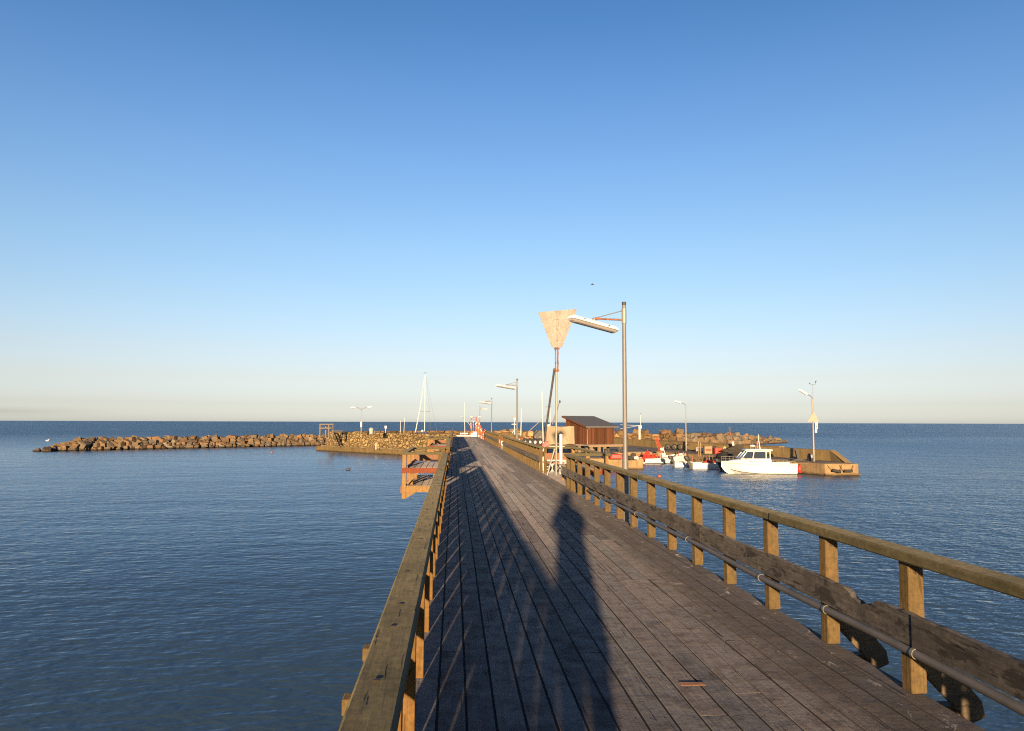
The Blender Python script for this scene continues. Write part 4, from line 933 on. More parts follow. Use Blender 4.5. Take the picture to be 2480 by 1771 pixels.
# gear on the jetty edge
def gear(name, label, cat, px, py): q = G(px, py, QZ+.012); return thing(name, label, cat, q)
o = gear('fuel_tank', 'red plastic fuel tank on the jetty in front of the shed', 'tank', 1493, 1111.5); b = MB(); b.hexa([(-.62,-.3,0),(.5,-.3,0),(.5,.3,0),(-.62,.3,0),(-.45,-.25,.42),(.42,-.25,.42),(.42,.25,.42),(-.45,.25,.42)]); b.build('body', M['red'], o, bevel=.06); b = MB(); b.lathe((-.1,0,.42), [(.09,0),(.09,.05),(.04,.08)], 10); b.build('cap', M['dark'], o)
def outboard(label, loc, rz=0, s=1.0, tilt=.0, name='outboard_motor'):
    o = thing(name, label, 'outboard motor', loc, 'outboard motors', rz)
    Rt = Matrix.Rotation(tilt, 4, 'Y')
    def T(v): return tuple((Rt @ Vector(v))*s)
    b = MB(); vs = []; prof = [(.13,.12,.0),(.2,.16,.06),(.22,.17,.22),(.19,.15,.36),(.10,.09,.42)]
    for rx, ry, z in prof:
        for k in range(12): a = 2*PI*k/12; vs.append(T((-.08+rx*math.cos(a), ry*math.sin(a), z+.1+.06*math.cos(a)*-1)))
    b.add(vs, [(i*12+k,i*12+(k+1) % 12,(i+1)*12+(k+1) % 12,(i+1)*12+k) for i in range(4) for k in range(12)]+[tuple(range(12)),tuple(range(48,60))], True); b.build('cowl', M['dark'], o)
    b = MB(); b.hexa([T(p) for p in ((-.12,-.05,-.62),(.02,-.05,-.62),(.02,.05,-.62),(-.12,.05,-.62),(-.16,-.08,.1),(.06,-.08,.1),(.06,.08,.1),(-.16,.08,.1))]); b.build('leg', M['dark'], o)
    b = MB(); b.box(0,0,0,0,0,0) if False else None; b.hexa([T(p) for p in ((-.3,-.06,-.52),(.05,-.1,-.52),(.05,.1,-.52),(-.3,.06,-.52),(-.3,-.06,-.48),(.05,-.1,-.48),(.05,.1,-.48),(-.3,.06,-.48))]); b.build('cavitation_plate', M['dark'], o)
    b = MB(); b.tube([T((.02,0,-.66)),T((-.24,0,-.66))], [.05*s,.03*s], 8)
    for k in range(3):
        a = 2*PI*k/3; b.hexa([T((-.2+dx,.12*math.cos(a)*f-.04*math.sin(a)*g,-.66+.12*math.sin(a)*f+.04*math.cos(a)*g)) for dx in (0,.015) for f, g in ((.2,-1),(1,-1),(1,1),(.2,1))])
    b.build('propeller', M['galv2'], o)
    b = MB(); b.tube([T((.08,0,.16)),T((.45,0,.24))], .02*s, 6); b.build('tiller', M['dark'], o)
    return o
q = G(1474,1111,QZ); outboard('dark outboard motor lying on the jetty left of the red fuel tank', (q.x,q.y,QZ+.42), 2.6, .95, 1.1)
q = G(1466,1111,QZ); o = thing('engine_box', 'small black engine box at the left end of the jetty gear', 'box', (q.x,q.y,QZ+.012)); b = MB(); b.box(-.2,.2,-.2,.2,0,.4); b.build('body', M['dark'], o, bevel=.03); b = MB(); b.box(-.15,.15,-.205,-.2005,.1,.3); b.build('vent', M['grey'], o)
q = G(1512,1111,QZ); outboard('black outboard motor on the jetty right of the red fuel tank', (q.x,q.y,QZ+.5), .6, .9, -.7)
o = gear('pot_stack', 'low heap of dark pots and pale rope at the right end of the jetty', 'fish pots', 1536, 1112.5)
for i, (x, y, z) in enumerate(((-.3,0,0),(.2,.1,0),(-.05,.05,.26))):
    b = MB(); b.lathe((x,y,z), [(.22,0),(.22,.2),(.12,.26)], 10); b.build('pot', M['net'] if i != 1 else M['whitep'], o)
o = gear('jetty_ladder', 'rusty iron ladder on the face of the jetty', 'ladder', 1538, 1114); o.location = (G(1538,1114,QZ).x, je.y+.28, WZ)
for x in (-.18,.18):
    b = MB(); b.tube([(x,-.06,-.3),(x,-.06,1.3)], .025, 6); b.build('rail', M['rust'], o)
for z in (.1,.4,.7,1.0):
    b = MB(); b.tube([(-.18,-.06,z),(.18,-.06,z)], .02, 6); b.build('rung', M['rust'], o)

# ------------------------------------------------------------------ boats
def loft(secs, floor, wall=.07):
    """hull with an open or decked inside. secs: (x, half beam, sheer, chine half beam, chine z, keel z); waterline z=0"""
    b = MB(); vs = []; n = 0
    for x, hb, sh_, cb, cz, kz in secs:
        iw = max(hb-wall, .01); fz = min(floor(x), sh_-.02); fb = max(min(iw, cb+.6*(iw-cb)), .008)
        half = [(0,kz),(cb,cz),(cb+(hb-cb)*.55, cz+(sh_-cz)*.45),(hb,sh_),(hb+.02,sh_+.035),(iw,sh_+.035),(fb,fz),(0,fz)]
        ring_ = [(y,z) for y,z in half] + [(-y,z) for y,z in half[-2:0:-1]]
        n = len(ring_); vs += [(x,y,z) for y,z in ring_]
    m = len(secs)
    b.add(vs, [(i*n+k,i*n+(k+1) % n,(i+1)*n+(k+1) % n,(i+1)*n+k) for i in range(m-1) for k in range(n)]+[tuple(range(n)), tuple((m-1)*n+k for k in range(n))], False)
    return b
def secs_for(L, beam, fb_stern, fb_bow, draft, n=13, full=.55, rake=.12):
    out = []
    for i in range(n):
        t_ = i/(n-1)                       # 0 stern, 1 bow
        hb = beam/2*(.86+.14*min(1,t_*3)) if t_ < full else beam/2*max(.012, (1-((t_-full)/(1-full))**2.1))
        sh_ = fb_stern+(fb_bow-fb_stern)*t_**2; k = max(0,(t_-.62)/.38)
        cb = hb*(.80-.35*k); cz = -.05+(sh_*.55)*k**1.6; kz = -draft+(draft+.1)*k**2.2
        x = L*(t_-.5); out.append((x, hb, sh_, cb, cz, kz))
    x, hb, sh_, cb, cz, kz = out[-1]; out[-1] = (x+rake*L*.0, hb, sh_, cb, sh_*.72, sh_*.5)
    return out
# cabin boat ------------------------------------------------
pb, ps = G(1772,1148,WZ), G(1927,1149,WZ); mid = (pb+ps)/2; LB = 5.75
cb_ = thing('cabin_boat', 'white cabin motor boat with dark windows and radar dome moored at the quay end', 'boat', (mid.x-.28, mid.y+.55, WZ), None, math.atan2((pb-ps).y, (pb-ps).x))
# local +x is the bow
def S(t_): return LB*(t_-.5)
sec = []
for t_, hb, sh_, cbm, cz, kz in ((0,1.02,.84,.92,-.02,-.25),(.12,1.08,.84,.96,-.03,-.28),(.3,1.12,.85,.98,-.03,-.30),(.5,1.12,.86,.92,.0,-.30),(.66,1.04,.90,.76,.07,-.26),(.78,.87,.94,.52,.16,-.2),(.88,.60,.96,.26,.30,-.08),(.95,.32,.96,.09,.48,.16),(1,.06,.95,.015,.72,.55)):
    sec.append((S(t_), hb, sh_, cbm, cz, kz))
hull = loft(sec, lambda x: .30 if x < S(.36) else .99).build('hull', M['white'], cb_)
b = MB(); 
for s in (-1,1): b.tube([(x, s*(hb*.985+.012), sh_-.10) for x,hb,sh_,*_ in sec[:-1]], .022, 6)
b.build('rubbing_strake', M['grey'], hull)
b = MB()
for s in (-1,1):
    b.tube([(x, s*(c_+.018), max(.045, z_+.05)) for x,_,_,c_,z_,_ in sec[:7]], .04, 6)
b.build('boot_stripe', M['dark'], hull)
# foredeck and cabin trunk
b = MB(); tr_ = [(S(.34),.84,.88,1.20),(S(.50),.84,.89,1.22),(S(.66),.74,.92,1.20),(S(.78),.56,.95,1.14),(S(.90),.26,.97,1.03)]; vs = []
for x,w2,z0,z1 in tr_: vs += [(x,-w2,z0),(x,-w2*.92,z1),(x,w2*.92,z1),(x,w2,z0)]
b.add(vs, [(i*4+k,(i+1)*4+k,(i+1)*4+k+1,i*4+k+1) for i in range(4) for k in range(3)]+[(0,1,2,3),(16,17,18,19)]); b.build('foredeck', M['white'], cb_, bevel=.03)
# wheelhouse: posts, roof and glass
xf0, xf1, xb0, xb1, z0, z1 = S(.755), S(.665), S(.36), S(.355), 1.19, 1.84; wb, wt_ = .82, .70
def wh(x, s, z): f = (z-z0)/(z1-z0); return (x, s*(wb+(wt_-wb)*f), z)
for s in (-1,1):
    b = MB()
    for a_, c_ in (((xf0,z0),(xf1,z1)),((S(.60),z0),(S(.572),z1)),((xb0,z0),(xb1,z1)),((S(.415),z0),(S(.41),z1))):
        b.beam(wh(a_[0],s,a_[1]), wh(c_[0],s,c_[1]), .06, .05, (0,1,0))
    b.beam(wh(xf0,s,z0+.02), wh(xb0,s,z0+.02), .06,.07,(0,1,0)); b.beam(wh(xf1,s,z1-.02), wh(xb1,s,z1-.02), .05,.05,(0,1,0)); b.build('window_frame', M['white'], cb_)
    for (l0,l1,h0,h1) in ((xf0-.05,S(.612),xf1-.04,S(.584)),(S(.588),S(.43),S(.561),S(.424))):
        b = MB(); p_ = [wh(l0,s,z0+.06),wh(l1,s,z0+.06),wh(h1,s,z1-.05),wh(h0,s,z1-.05)]; b.plate([(x,y-s*.015,z) for x,y,z in p_], (0,-s*.012,0)); b.build('side_window', M['glass'], cb_)
b = MB(); b.beam((xf0,-wb,z0+.02),(xf0,wb,z0+.02),.07,.06); b.beam((xf1,-wt_,z1-.02),(xf1,wt_,z1-.02),.06,.06)
b.beam((xf0,0,z0),(xf1,0,z1),.05,.04,(0,1,0)); b.build('windscreen_frame', M['white'], cb_)
for s in (-1,1):
    b = MB(); p_ = [(xf0-.012,s*.04,z0+.06),(xf0-.012,s*(wb-.04),z0+.06),(xf1-.012+.03,s*(wt_-.03),z1-.05),(xf1-.012+.03,s*.04,z1-.05)]; b.plate(p_, (-.012,0,0)); b.build('windscreen', M['glass'], cb_)
b = MB(); b.box(xb0-.02,xb0+.02,-wb,-.3,z0-.7,z1); b.build('bulkhead', M['white'], cb_)
b = MB(); vs = []
for x, w2, z in ((xf1+.16,.60,1.86),(xf1-.05,.76,1.90),(S(.5),.79,1.92),(xb1-.22,.77,1.90)): vs += [(x,-w2,z-.03),(x,-w2*.9,z+.075),(x,w2*.9,z+.075),(x,w2,z-.03)]
b.add(vs, [(i*4+k,(i+1)*4+k,(i+1)*4+(k+1) % 4,i*4+(k+1) % 4) for i in range(3) for k in range(4)]+[(0,1,2,3),(12,13,14,15)]); b.build('cabin_roof', M['white'], cb_, bevel=.03)
b = MB(); b.box(S(.36),xf0+.05,.70,.74,1.17,1.20) if False else b.box(S(.36),S(.62),-.86,.86,.85,1.16); b.build('cabin_side', M['white'], cb_, bevel=.04)
b = MB(); b.lathe((S(.565),.1,2.18), [(.10,0),(.20,.02),(.21,.08),(.17,.13),(.05,.15)], 16); b.build('radar_dome', M['white'], cb_)
b = MB()
for x, y in ((S(.60),.25),(S(.53),.25),(S(.60),-.1),(S(.53),-.1),(S(.47),.2)): b.tube([(x,y,1.97),(x,y,2.2)], .018, 6)
b.tube([(S(.60),.25,2.19),(S(.47),.25,2.19)], .018, 6); b.tube([(S(.60),-.1,2.19),(S(.47),-.1,2.19)], .018, 6); b.build('roof_rack', M['galv2'], cb_)
b = MB(); b.tube([(S(.47),.3,1.97),(S(.487),.3,2.7),(S(.49),.3,3.2)], [.045,.03,.012], 8); b.build('antenna', M['whitep'], cb_); b = MB(); b.box(S(.5),S(.515),.2,.3,2.05,2.6); b.build('lantern', M['redlight'], cb_)
b = MB(); rl = [(S(.62),.98),(S(.74),.88),(S(.86),.62),(S(.95),.34),(S(1.0),.05)]
for s in (-1,1):
    b.tube([(x,s*y,1.36 if i else 1.0) for i,(x,y) in enumerate(rl)], .014, 6); b.tube([(x,s*y,1.18) for i,(x,y) in enumerate(rl) if i], .009, 6)
    for x,y in rl[1:]: b.tube([(x,s*y,.97),(x,s*y,1.36)], .012, 6)
b.build('bow_rail', M['galv2'], cb_)
b = MB()
for s in (-1,1):
    b.tube([(S(.30),s*.98,.88),(S(.28),s*.98,1.06),(S(.03),s*.95,1.06),(S(.01),s*.95,.88)], .016, 6)
    for t_ in (.08,.15,.22): b.tube([(S(t_),s*.97,.88),(S(t_),s*.97,1.06)], .012, 6)
b.build('cockpit_rail', M['galv2'], cb_)
b = MB(); b.box(S(.62),S(.44),-1.0,-1.0,0,0) if False else b.beam((S(.44),.905,1.0),(S(.64),.86,1.02),.02,.035); b.build('grab_rail', M['tan'], cb_)
o = copy_tree(o) if False else None
q = D(1935,1134,57.4); o = thing('red_fender', 'bright red fender hanging between the cabin boat stern and the quay', 'fender', (q.x+.02, 57.35, WZ+.14)); b = MB(); b.lathe((0,0,0), [(.06,0),(.17,.06),(.18,.35),(.16,.52),(.06,.6)], 14); b.build('body', M['red'], o); b = MB(); b.tube([(0,0,.6),(.1,.1,.86)], .015, 6); b.build('rope', M['dark'], o)
# open fishing boat ------------------------------------------------
fs_, fb_ = G(1556,1124,WZ), G(1671,1121,WZ); c = (fs_+fb_)/2; LF = (fb_-fs_).length*.98
fbt = thing('fishing_boat', 'white open fishing boat heaped with red nets, red lattice mast leaning aft', 'boat', (c.x, c.y+.6, WZ), None, math.atan2((fb_-fs_).y,(fb_-fs_).x))
sec = secs_for(LF, 1.75, .52, .95, .25, rake=0)
hull = loft(sec, lambda x: .18).build('hull', M['white'], fbt)
b = MB()
for s in (-1,1): b.tube([(x,s*(hb+.005),sh_+.02) for x,hb,sh_,*_ in sec], .03, 6)
b.build('gunwale', M['redlight'], hull)
b = MB()
for s in (-1,1): b.tube([(x,s*(c_+.03),max(.045,z_+.02)) for x,_,_,c_,z_,_ in sec[:9]], .04, 6)
b.build('boot_stripe', M['dark'], hull)
h2 = LF/2
def heap(b, cx, cy, cz, rx, ry, rz_, n=16, m=7):
    vs = []
    for i in range(m):
        f = i/(m-1)
        for k in range(n):
            a = 2*PI*k/n; r_ = (1-f**2.2)*(1+rnd.uniform(-.16,.16)); vs.append((cx+rx*r_*math.cos(a), cy+ry*r_*math.sin(a), cz+rz_*f*(1+.2*math.sin(a*2))))
    b.add(vs, [(i*n+k,i*n+(k+1) % n,(i+1)*n+(k+1) % n,(i+1)*n+k) for i in range(m-1) for k in range(n)]+[tuple(range(n)),tuple((m-1)*n+k for k in range(n))])
b = MB(); heap(b, -h2+.75, 0, .35, .62, .6, .9); heap(b, -h2+1.35, -.1, .35, .6, .55, .6); b.build('net_heap', M['rednet'], fbt)
b = MB()
for x in (-h2+.12, -h2+.75, -h2+1.35, -h2+1.9):
    for s in (-1,1): b.tube([(x,s*.78,.5),(x,s*.8,.88)], .02, 6)
for s in (-1,1): b.tube([(-h2+.12,s*.8,.88),(-h2+1.9,s*.8,.88)], .02, 6); b.tube([(-h2+.12,s*.8,.70),(-h2+1.9,s*.8,.70)], .014, 6)
b.build('side_rail', M['redp'], fbt)
b = MB(); b.beam((-h2+.5,-.5,.92),(-h2+1.7,-.45,1.03),.12,.05); b.build('oar', M['tan'], fbt)
b = MB(); b.box(-h2+2.02,-h2+2.42,-.75,-.3,.45,1.02); b.box(-h2+2.05,-h2+2.38,-.77,-.751,.6,.9); b.build('engine_box', M['whitep'], fbt, bevel=.02)
b = MB()
l0, l1 = Vector((-h2+2.35,-.12,1.1)), Vector((-h2+1.72,-.12,2.6)); wv = Vector((.15,0,.05))
for off in (-1,1):
    for yy in (-.1,.1): b.tube([l0+wv*off+Vector((0,yy,0)), l1+wv*off*.55+Vector((0,yy,0))], .028, 6)
for i in range(7):
    f, g = i/7, (i+1)/7; s = 1 if i % 2 else -1
    b.tube([l0.lerp(l1,f)+wv*s*(1-.45*f), l0.lerp(l1,g)-wv*s*(1-.45*g)], .018, 6)
b.build('lattice_mast', M['redp'], fbt)
b = MB(); b.tube([(-h2+1.9,-.15,.5),(-h2+1.86,-.15,1.15)], .045, 8); b.tube([(-h2+2.35,-.15,1.0),(-h2+2.2,-.15,1.35)], .05, 8); b.build('mast_foot', M['redlight'], fbt)
b = MB(); b.tube([(-h2+2.4,-.35,1.65),(-h2+2.75,-.35,.55)], .035, 8); b.build('boom', M['whitep'], fbt)
b = MB(); b.ball((-h2+2.12,-.45,1.42), .16, 10, 7); b.ball((-h2+2.32,-.4,1.38), .14, 10, 7); b.build('float', M['whitep'], fbt)
for x, h in ((h2-1.15,.42),(h2-.55,.36)):
    b = MB(); b.tube([(x,0,.55),(x,0,.72+h)], .04, 8); b.build('bollard', M['redlight'], fbt)
b = MB(); b.beam((h2-1.9,-.3,.7),(h2-1.3,-.2,1.05),.05,.05); b.beam((h2-1.75,-.5,.62),(h2-1.95,-.3,.78),.05,.12); b.build('oar', M['dark'], fbt)
# small boats ------------------------------------------------
def skiff(name, label, px0, px1, py, beam, fs0, fb0, mat='white', extra=0, flip=False):
    a, e = G(px0,py,WZ), G(px1,py,WZ); L = (e-a).length+extra; d = (e-a).normalized(); c = a+d*L/2
    t = thing(name, label, 'boat', (c.x,c.y+beam*.4,WZ), None, math.atan2(d.y,d.x)+(PI if flip else 0)); sec = secs_for(L, beam, fs0, fb0, .18, 11)
    h = loft(sec, lambda x: .14).build('hull', M[mat], t)
    b = MB()
    for s in (-1,1): b.tube([(x,s*(hb+.005),sh_+.02) for x,hb,sh_,*_ in sec], .025, 6)
    b.build('gunwale', M['grey'], h)
    for x in (-L*.22, L*.12):
        b = MB(); b.box(x-.12,x+.12,-beam*.40,beam*.40,.30,.34); b.build('thwart', M['tan'], t)
    b = MB(); b.box(-L/2-.03,-L/2+.04,-beam*.36,beam*.36,-.1,fs0+.03); b.build('transom', M[mat], t)
    return t, L
d1, L1 = skiff('small_dinghy', 'smallest white dinghy moored below the bow of the fishing boat', 1636, 1666, 1131, 1.1, .38, .45, extra=.6)
ob = outboard('outboard motor tilted up on the stern of the smallest dinghy', (d1.location.x-L1/2-.12, d1.location.y-.1, WZ+.62), 0, 1.05, -.55)
d2, L2 = skiff('work_boat', 'white work boat with tan tube frame and red gear left of the cabin boat', 1680, 1742, 1136, 1.5, .50, .62, extra=1.3)
ob = outboard('big black outboard motor on the stern of the work boat', (d2.location.x-L2/2-.22, d2.location.y, WZ+.62), 0, 1.15, -.35)
b = MB(); x0 = -L2/2+1.15
for y in (-.5,.5):
    b.tube([(x0,y,.5),(x0+.08,y*.9,1.22),(x0+.62,y*.9,1.22),(x0+.7,y,.5)], .025, 6)
for x in (x0+.08,x0+.35,x0+.62): b.tube([(x,-.45,1.22),(x,.45,1.22)], .025, 6)
b.tube([(x0+.35,-.45,1.22),(x0+.32,-.5,.5)], .02, 6); b.build('tube_frame', M['tan'], d2)
b = MB(); heap(b, x0+.35, -.1, .4, .5, .45, .42); heap(b, x0+1.15, -.1, .4, .42, .4, .45); b.build('red_gear', M['rednet'], d2)
b = MB(); b.ball((x0+.3,-.1,.9),.16,10,6); b.build('dark_bag', M['dark'], d2)
q = D(1684,1122,64); b = MB(); b.tube([(-L2/2+.06,-.3,.4),(-L2/2+.0,-.3,1.1)], .03, 6); b.build('stake', M['redlight'], d2)
d3, L3 = skiff('grey_dinghy', 'grey dinghy half hidden behind the bow of the cabin boat', 1752, 1780, 1142, 1.2, .42, .5, mat='grey', extra=.9)
ob = outboard('dark outboard motor of the grey dinghy in front of the cabin boat bow', (d3.location.x-L3/2-.15, d3.location.y-.15, WZ+.58), 0, 1.15, -.4)
def ball_buoy(name, label, px, py, r_, mat, z=0):
    q = G(px,py,WZ); o = thing(name, label, 'buoy', (q.x,q.y,WZ+r_*.45)); b = MB(); b.ball((0,0,0), r_, 16, 10, .92); b.build('ball', M[mat], o); b = MB(); b.torus((0,0,r_*.98), r_*.22, r_*.08, (1,0,0), 12, 6); b.build('eye', M['dark'], o)
ball_buoy('mooring_buoy', 'pinkish red ball buoy floating in front of the jetty', 1597, 1156, .15, 'redlight')
ball_buoy('mooring_buoy', 'tiny pink buoy floating off the long left breakwater', 658, 1097, .16, 'redlight')

def rope(label, a, e, sag=.25):
    a, e = Vector(a), Vector(e); o = thing('mooring_rope', label, 'rope', a, 'mooring ropes of the small boats'); pts = []
    for i in range(9):
        f = i/8; q_ = a.lerp(e, f); q_.z -= sag*4*f*(1-f); pts.append(q_-a)
    b = MB(); b.tube(pts, .014, 6); b.build('line', M['tan'], o)
    b = MB(); b.torus((0,0,.01), .05, .014, (0,0,1), 12, 6); b.build('loop', M['tan'], o)
def wl(o, x, y, z): return o.matrix_basis @ Vector((x,y,z))
rope('thin mooring rope from the cabin boat stern to the quay', wl(cb_, S(.02), .8, .9), (q1.x-.6, q1.y+1.2, QZ+.02), .05)
rope('thin mooring rope from the cabin boat bow back to the quay', wl(cb_, S(.97), -.2, .98), (25.0, 73.0, QZ+.02), .2)
rope('thin mooring rope from the fishing boat stern to the jetty corner', wl(fbt, -h2+.1, .5, .6), (je.x+.05, je.y+6, QZ+.02), .1)
rope('thin mooring rope from the work boat to the quay', wl(d2, L2/2-.2, .0, .62), (24.0, 79.6, QZ+.02), .3)
# ------------------------------------------------------------------ boats in the inner basin, seen over the mole and the pier
def mast_boat(name, label, px, Y, hull_px, L, mastpts, parts=(), beam=2.4, fb0=1.0, fb1=1.4, mat='white', cabin=True):
    q = D(hull_px, 1040, Y); t = thing(name, label, 'boat', (q.x, Y, WZ)); sec = secs_for(L, beam, fb0, fb1, .5, 11)
    h = loft(sec, lambda x: fb0-.08).build('hull', M[mat], t); b = MB()
    if cabin: b.box(-L*.2,L*.15,-beam*.3,beam*.3,fb0-.06,fb0+.45); b.build('cabin', M['white'], t, bevel=.05)
    for nm_, mat_, r_, pts in mastpts:
        b = MB(); b.tube([Vector((D(x,y,Y).x-q.x, 0, D(x,y,Y).z-WZ)) for x,y in pts], r_, 8); b.build(nm_, M[mat_], t)
    return t, q
t, q = mast_boat('sailing_boat', 'sailing boat behind the stone mole with tall white mast and furled jib', 1028, 98, 1020, 7.0,
    (('mast','whitep',[.048,.032],((1028,1072),(1029.8,907))), ('furled_jib','whitep',[.06,.05,.022],((1005,1053),(1018,985),(1028.6,910))), ('spreader','galv',.022,((1015,996.5),(1042,996.5))),
     ('shroud','galv',.010,((1042,1052),(1041,996),(1030.5,912))), ('backstay','galv',.010,((1060,1054),(1030.5,908))), ('masthead','dark',.03,((1026,904),(1033,903))), ('boom','blue',.16,((1027,1048),(1003,1053))) ))
b = MB(); x1 = D(1031,1046,98).x-q.x; b.ball((x1,-.2,2.55), .26, 10, 8, 1.5); b.build('sail_cover', M['blue'], t)
b = MB(); x1 = D(1009,1046,98).x-q.x; b.ball((x1,-.2,2.5), .24, 10, 8, 1.4); b.build('drum_cover', M['blue'], t); b = MB(); x1 = D(1023,1038,98).x-q.x; b.ball((x1,0,2.9),.16,10,6); b.build('radar_dome', M['white'], t)
mast_boat('motor_boat', 'boat behind the mole showing only two thin white aerials', 975, 100, 974, 6.0, (('aerial','whitep',[.04,.02],((969.5,1060),(970,1019))), ('aerial','whitep',[.035,.02],((977.5,1060),(980,1012)))), fb0=.9, fb1=1.2)
t, q = mast_boat('motor_boat', 'white boat moored across the pier end with a thin mast and crossbar', 1126, 97, 1127, 6.5,
    (('mast','whitep',[.04,.022],((1126,1058),(1124.5,975))), ('crossbar','galv',.03,((1118,1012.6),(1126,1012.6))), ('scanner','whitep',.06,((1117,1009),(1119,1009))), ('stay','whitep',.02,((1130,1020),(1142,1034)))), fb0=2.30, fb1=2.37, cabin=False)
b = MB()
for i in range(4): xx = D(1116+i*5,1050,97).x-q.x; b.ball((xx,-.9,2.6),.13,10,6)
b.build('fender', M['white'], t)
# stacked white crates at the pier end
for i, (px, r_) in enumerate(((1140.5,2),(1144.5,3),(1148.5,3))):
    q = G(px, 1055, 0); lb = ('left','middle','right')[i]
    for k in range(r_):
        o = thing('fish_crate', 'white fish crate %s the %s pile at the pier end' % (('at the bottom of','second up in','topmost in')[k], lb), 'crate', (q.x, 84.2+.02*i, .004+k*.185), 'white fish crates at the pier end')
        b = MB(); b.box(-.1,.1,-.15,.15,0,.17); b.box(-.108,.108,-.16,.16,.14,.18); b.build('body', M['white'], o, bevel=.01); b = MB(); b.box(-.05,.05,-.153,-.1505,.05,.1); b.build('handle_hole', M['dark'], o)
# dan buoys leaning at the pier end
GD = 'red and white flag buoys leaning at the right edge of the pier end'
PT = [(1141,1053,1012,.0),(1144,1052,1026,.02),(1148,1053,1008,.05),(1152,1056,1014,.1),(1155,1057,1022,.14),(1158,1058,1010,.1),(1160,1060,1022,.16),(1163,1061,1016,.2),(1166,1063,1030,.2),(1169,1064,1036,.22),(1172,1065,1040,.22),(1175,1066,1044,.2)]
WHERE = ('leftmost','second','third','fourth','fifth','sixth','seventh','eighth','ninth','tenth','eleventh','rightmost')
for i, (px, pb_, pt_, ln) in enumerate(PT):
    q = G(min(px, 1101+(pb_-1022)*1.66), pb_, 0); q.x = min(q.x, 2.72); tz = D(px, pt_, q.y).z; dx = rnd.uniform(-.22,.12)
    o = thing('flag_buoy', '%s from the left of the red and white flag buoys leaning at the pier end' % WHERE[i], 'flag buoy', (q.x, q.y, .004), GD)
    b = MB(); b.tube([(0,0,0),(dx,.05,tz)], .035, 8); b.build('pole', M['redp'] if i % 3 else M['tan'], o)
    f0 = rnd.uniform(.25,.45); f1 = f0+rnd.uniform(.18,.3); V = lambda f: (dx*f, .05*f-.01, tz*f)
    b = MB(); b.tube([V(f0),V(f0+.04),V(f1-.04),V(f1)], [.04,.075,.075,.04], 10); b.build('float', M['redlight'] if i % 2 else M['orange'], o)
    b = MB(); b.tube([V(f1+.03),V(f1+.12)], .05, 8); b.build('band', M['whitep'], o)
    if i > 3:
        b = MB(); b.tube([V(.03),V(.16)], .06, 8); b.build('weight', M['redp'] if i % 2 else M['whitep'], o)
    b = MB(); zf = tz; b.plate([(dx,.05,zf-.02),(dx+.13,.02,zf-.10),(dx+.11,.04,zf-.30),(dx,.05,zf-.28)], (0,.012,0)); b.build('flag', M['redlight'] if i % 4 else M['dark'], o)
curved_lamp('slim curved arm lamp behind the flag buoys at the pier end', 1151.5, 1049, -1.0, 3.9, ((-1,.0),(1,.03)), armlen=.65, head=.6).location.y += 0
# boats between the pier and the shed
t, q = mast_boat('fishing_vessel', 'white fishing boat with radar and round lamp on a white mast, right of the pier', 1246, 84, 1238, 7.0,
    (('mast','whitep',[.07,.05],((1246.5,1062),(1246,1018))), ('crossbar','whitep',.045,((1239,1027.6),(1253,1027.6))), ('strut','whitep',.03,((1240,1050),(1245.5,1042))), ('radar_scanner','grey',.07,((1240,1010.5),(1247,1010.5)))), fb0=1.7, fb1=2.2)
b = MB(); q2_ = D(1246.5,1014.5,84); b.tube([(q2_.x-q.x,-.12,q2_.z-WZ),(q2_.x-q.x,.1,q2_.z-WZ)], .12, 14); b.build('lamp', M['whitep'], t)
b = MB(); b.box(-1.2,1.4,-.7,.7,1.75,2.05); b.build('wheelhouse_roof', M['tan'], t, bevel=.04)
mast_boat('motor_boat', 'boat right of the pier with a short thick white pole mast', 1262, 76, 1258, 5.0, (('mast','whitep',[.05,.03],((1261,1066),(1263,989))),), fb0=.9, fb1=1.2)
mast_boat('motor_boat', 'boat with a tall thin white mast left of the canvas cover', 1314, 62.5, 1312, 4.6, (('mast','whitep',[.042,.024],((1316,1092),(1312.5,948))),), fb0=.75, fb1=1.0, beam=1.6)
t, q = mast_boat('fishing_vessel', 'fishing boat behind the canvas cover with slanting derrick booms and aerial mast', 1334, 96, 1330, 8.0,
    (('mast','whitep',[.045,.03],((1333,1066),(1332,985))), ('yard','galv',.03,((1321,986),(1335,985))), ('boom','galv2',[.05,.035],((1278,1047.6),(1332,998))), ('derrick','galv',[.08,.06],((1338,1028),(1355.7,972)))), fb0=1.3, fb1=1.9)
b = MB(); xx = D(1355.7,971.6,96).x-q.x; b.ball((xx,0,D(1355.7,973,96).z-WZ), .12, 8, 6, 1.6); b.build('block', M['dark'], t); b = MB(); xx = D(1330,1030,96).x-q.x; b.box(xx-.35,xx+.1,-.4,.3,2.6,D(1330,1028,96).z-WZ); b.build('wheelhouse', M['white'], t, bevel=.05)
q = D(1548.3,1076,98); o = thing('white_post', 'thick white post with guy wires on the quay right of the shed', 'post', (q.x,98,QZ)); zt_ = D(1548.3,1030,98).z-QZ
b = MB(); b.tube([(0,0,0),(0,0,zt_)], .085, 10); b.build('shaft', M['whitep'], o); b = MB()
for yy in (1029,1039): e = D(1502,yy,98); b.tube([(0,0,zt_-.05),(e.x-q.x,0,e.z-QZ)], .02, 6)
b.build('guy_wire', M['whitep'], o)
q = D(1552,1076,99); o = thing('aerial_mast', 'thin white aerial mast just right of the thick white post', 'mast', (q.x,99,QZ)); zt_ = D(1552,1003,99).z-QZ
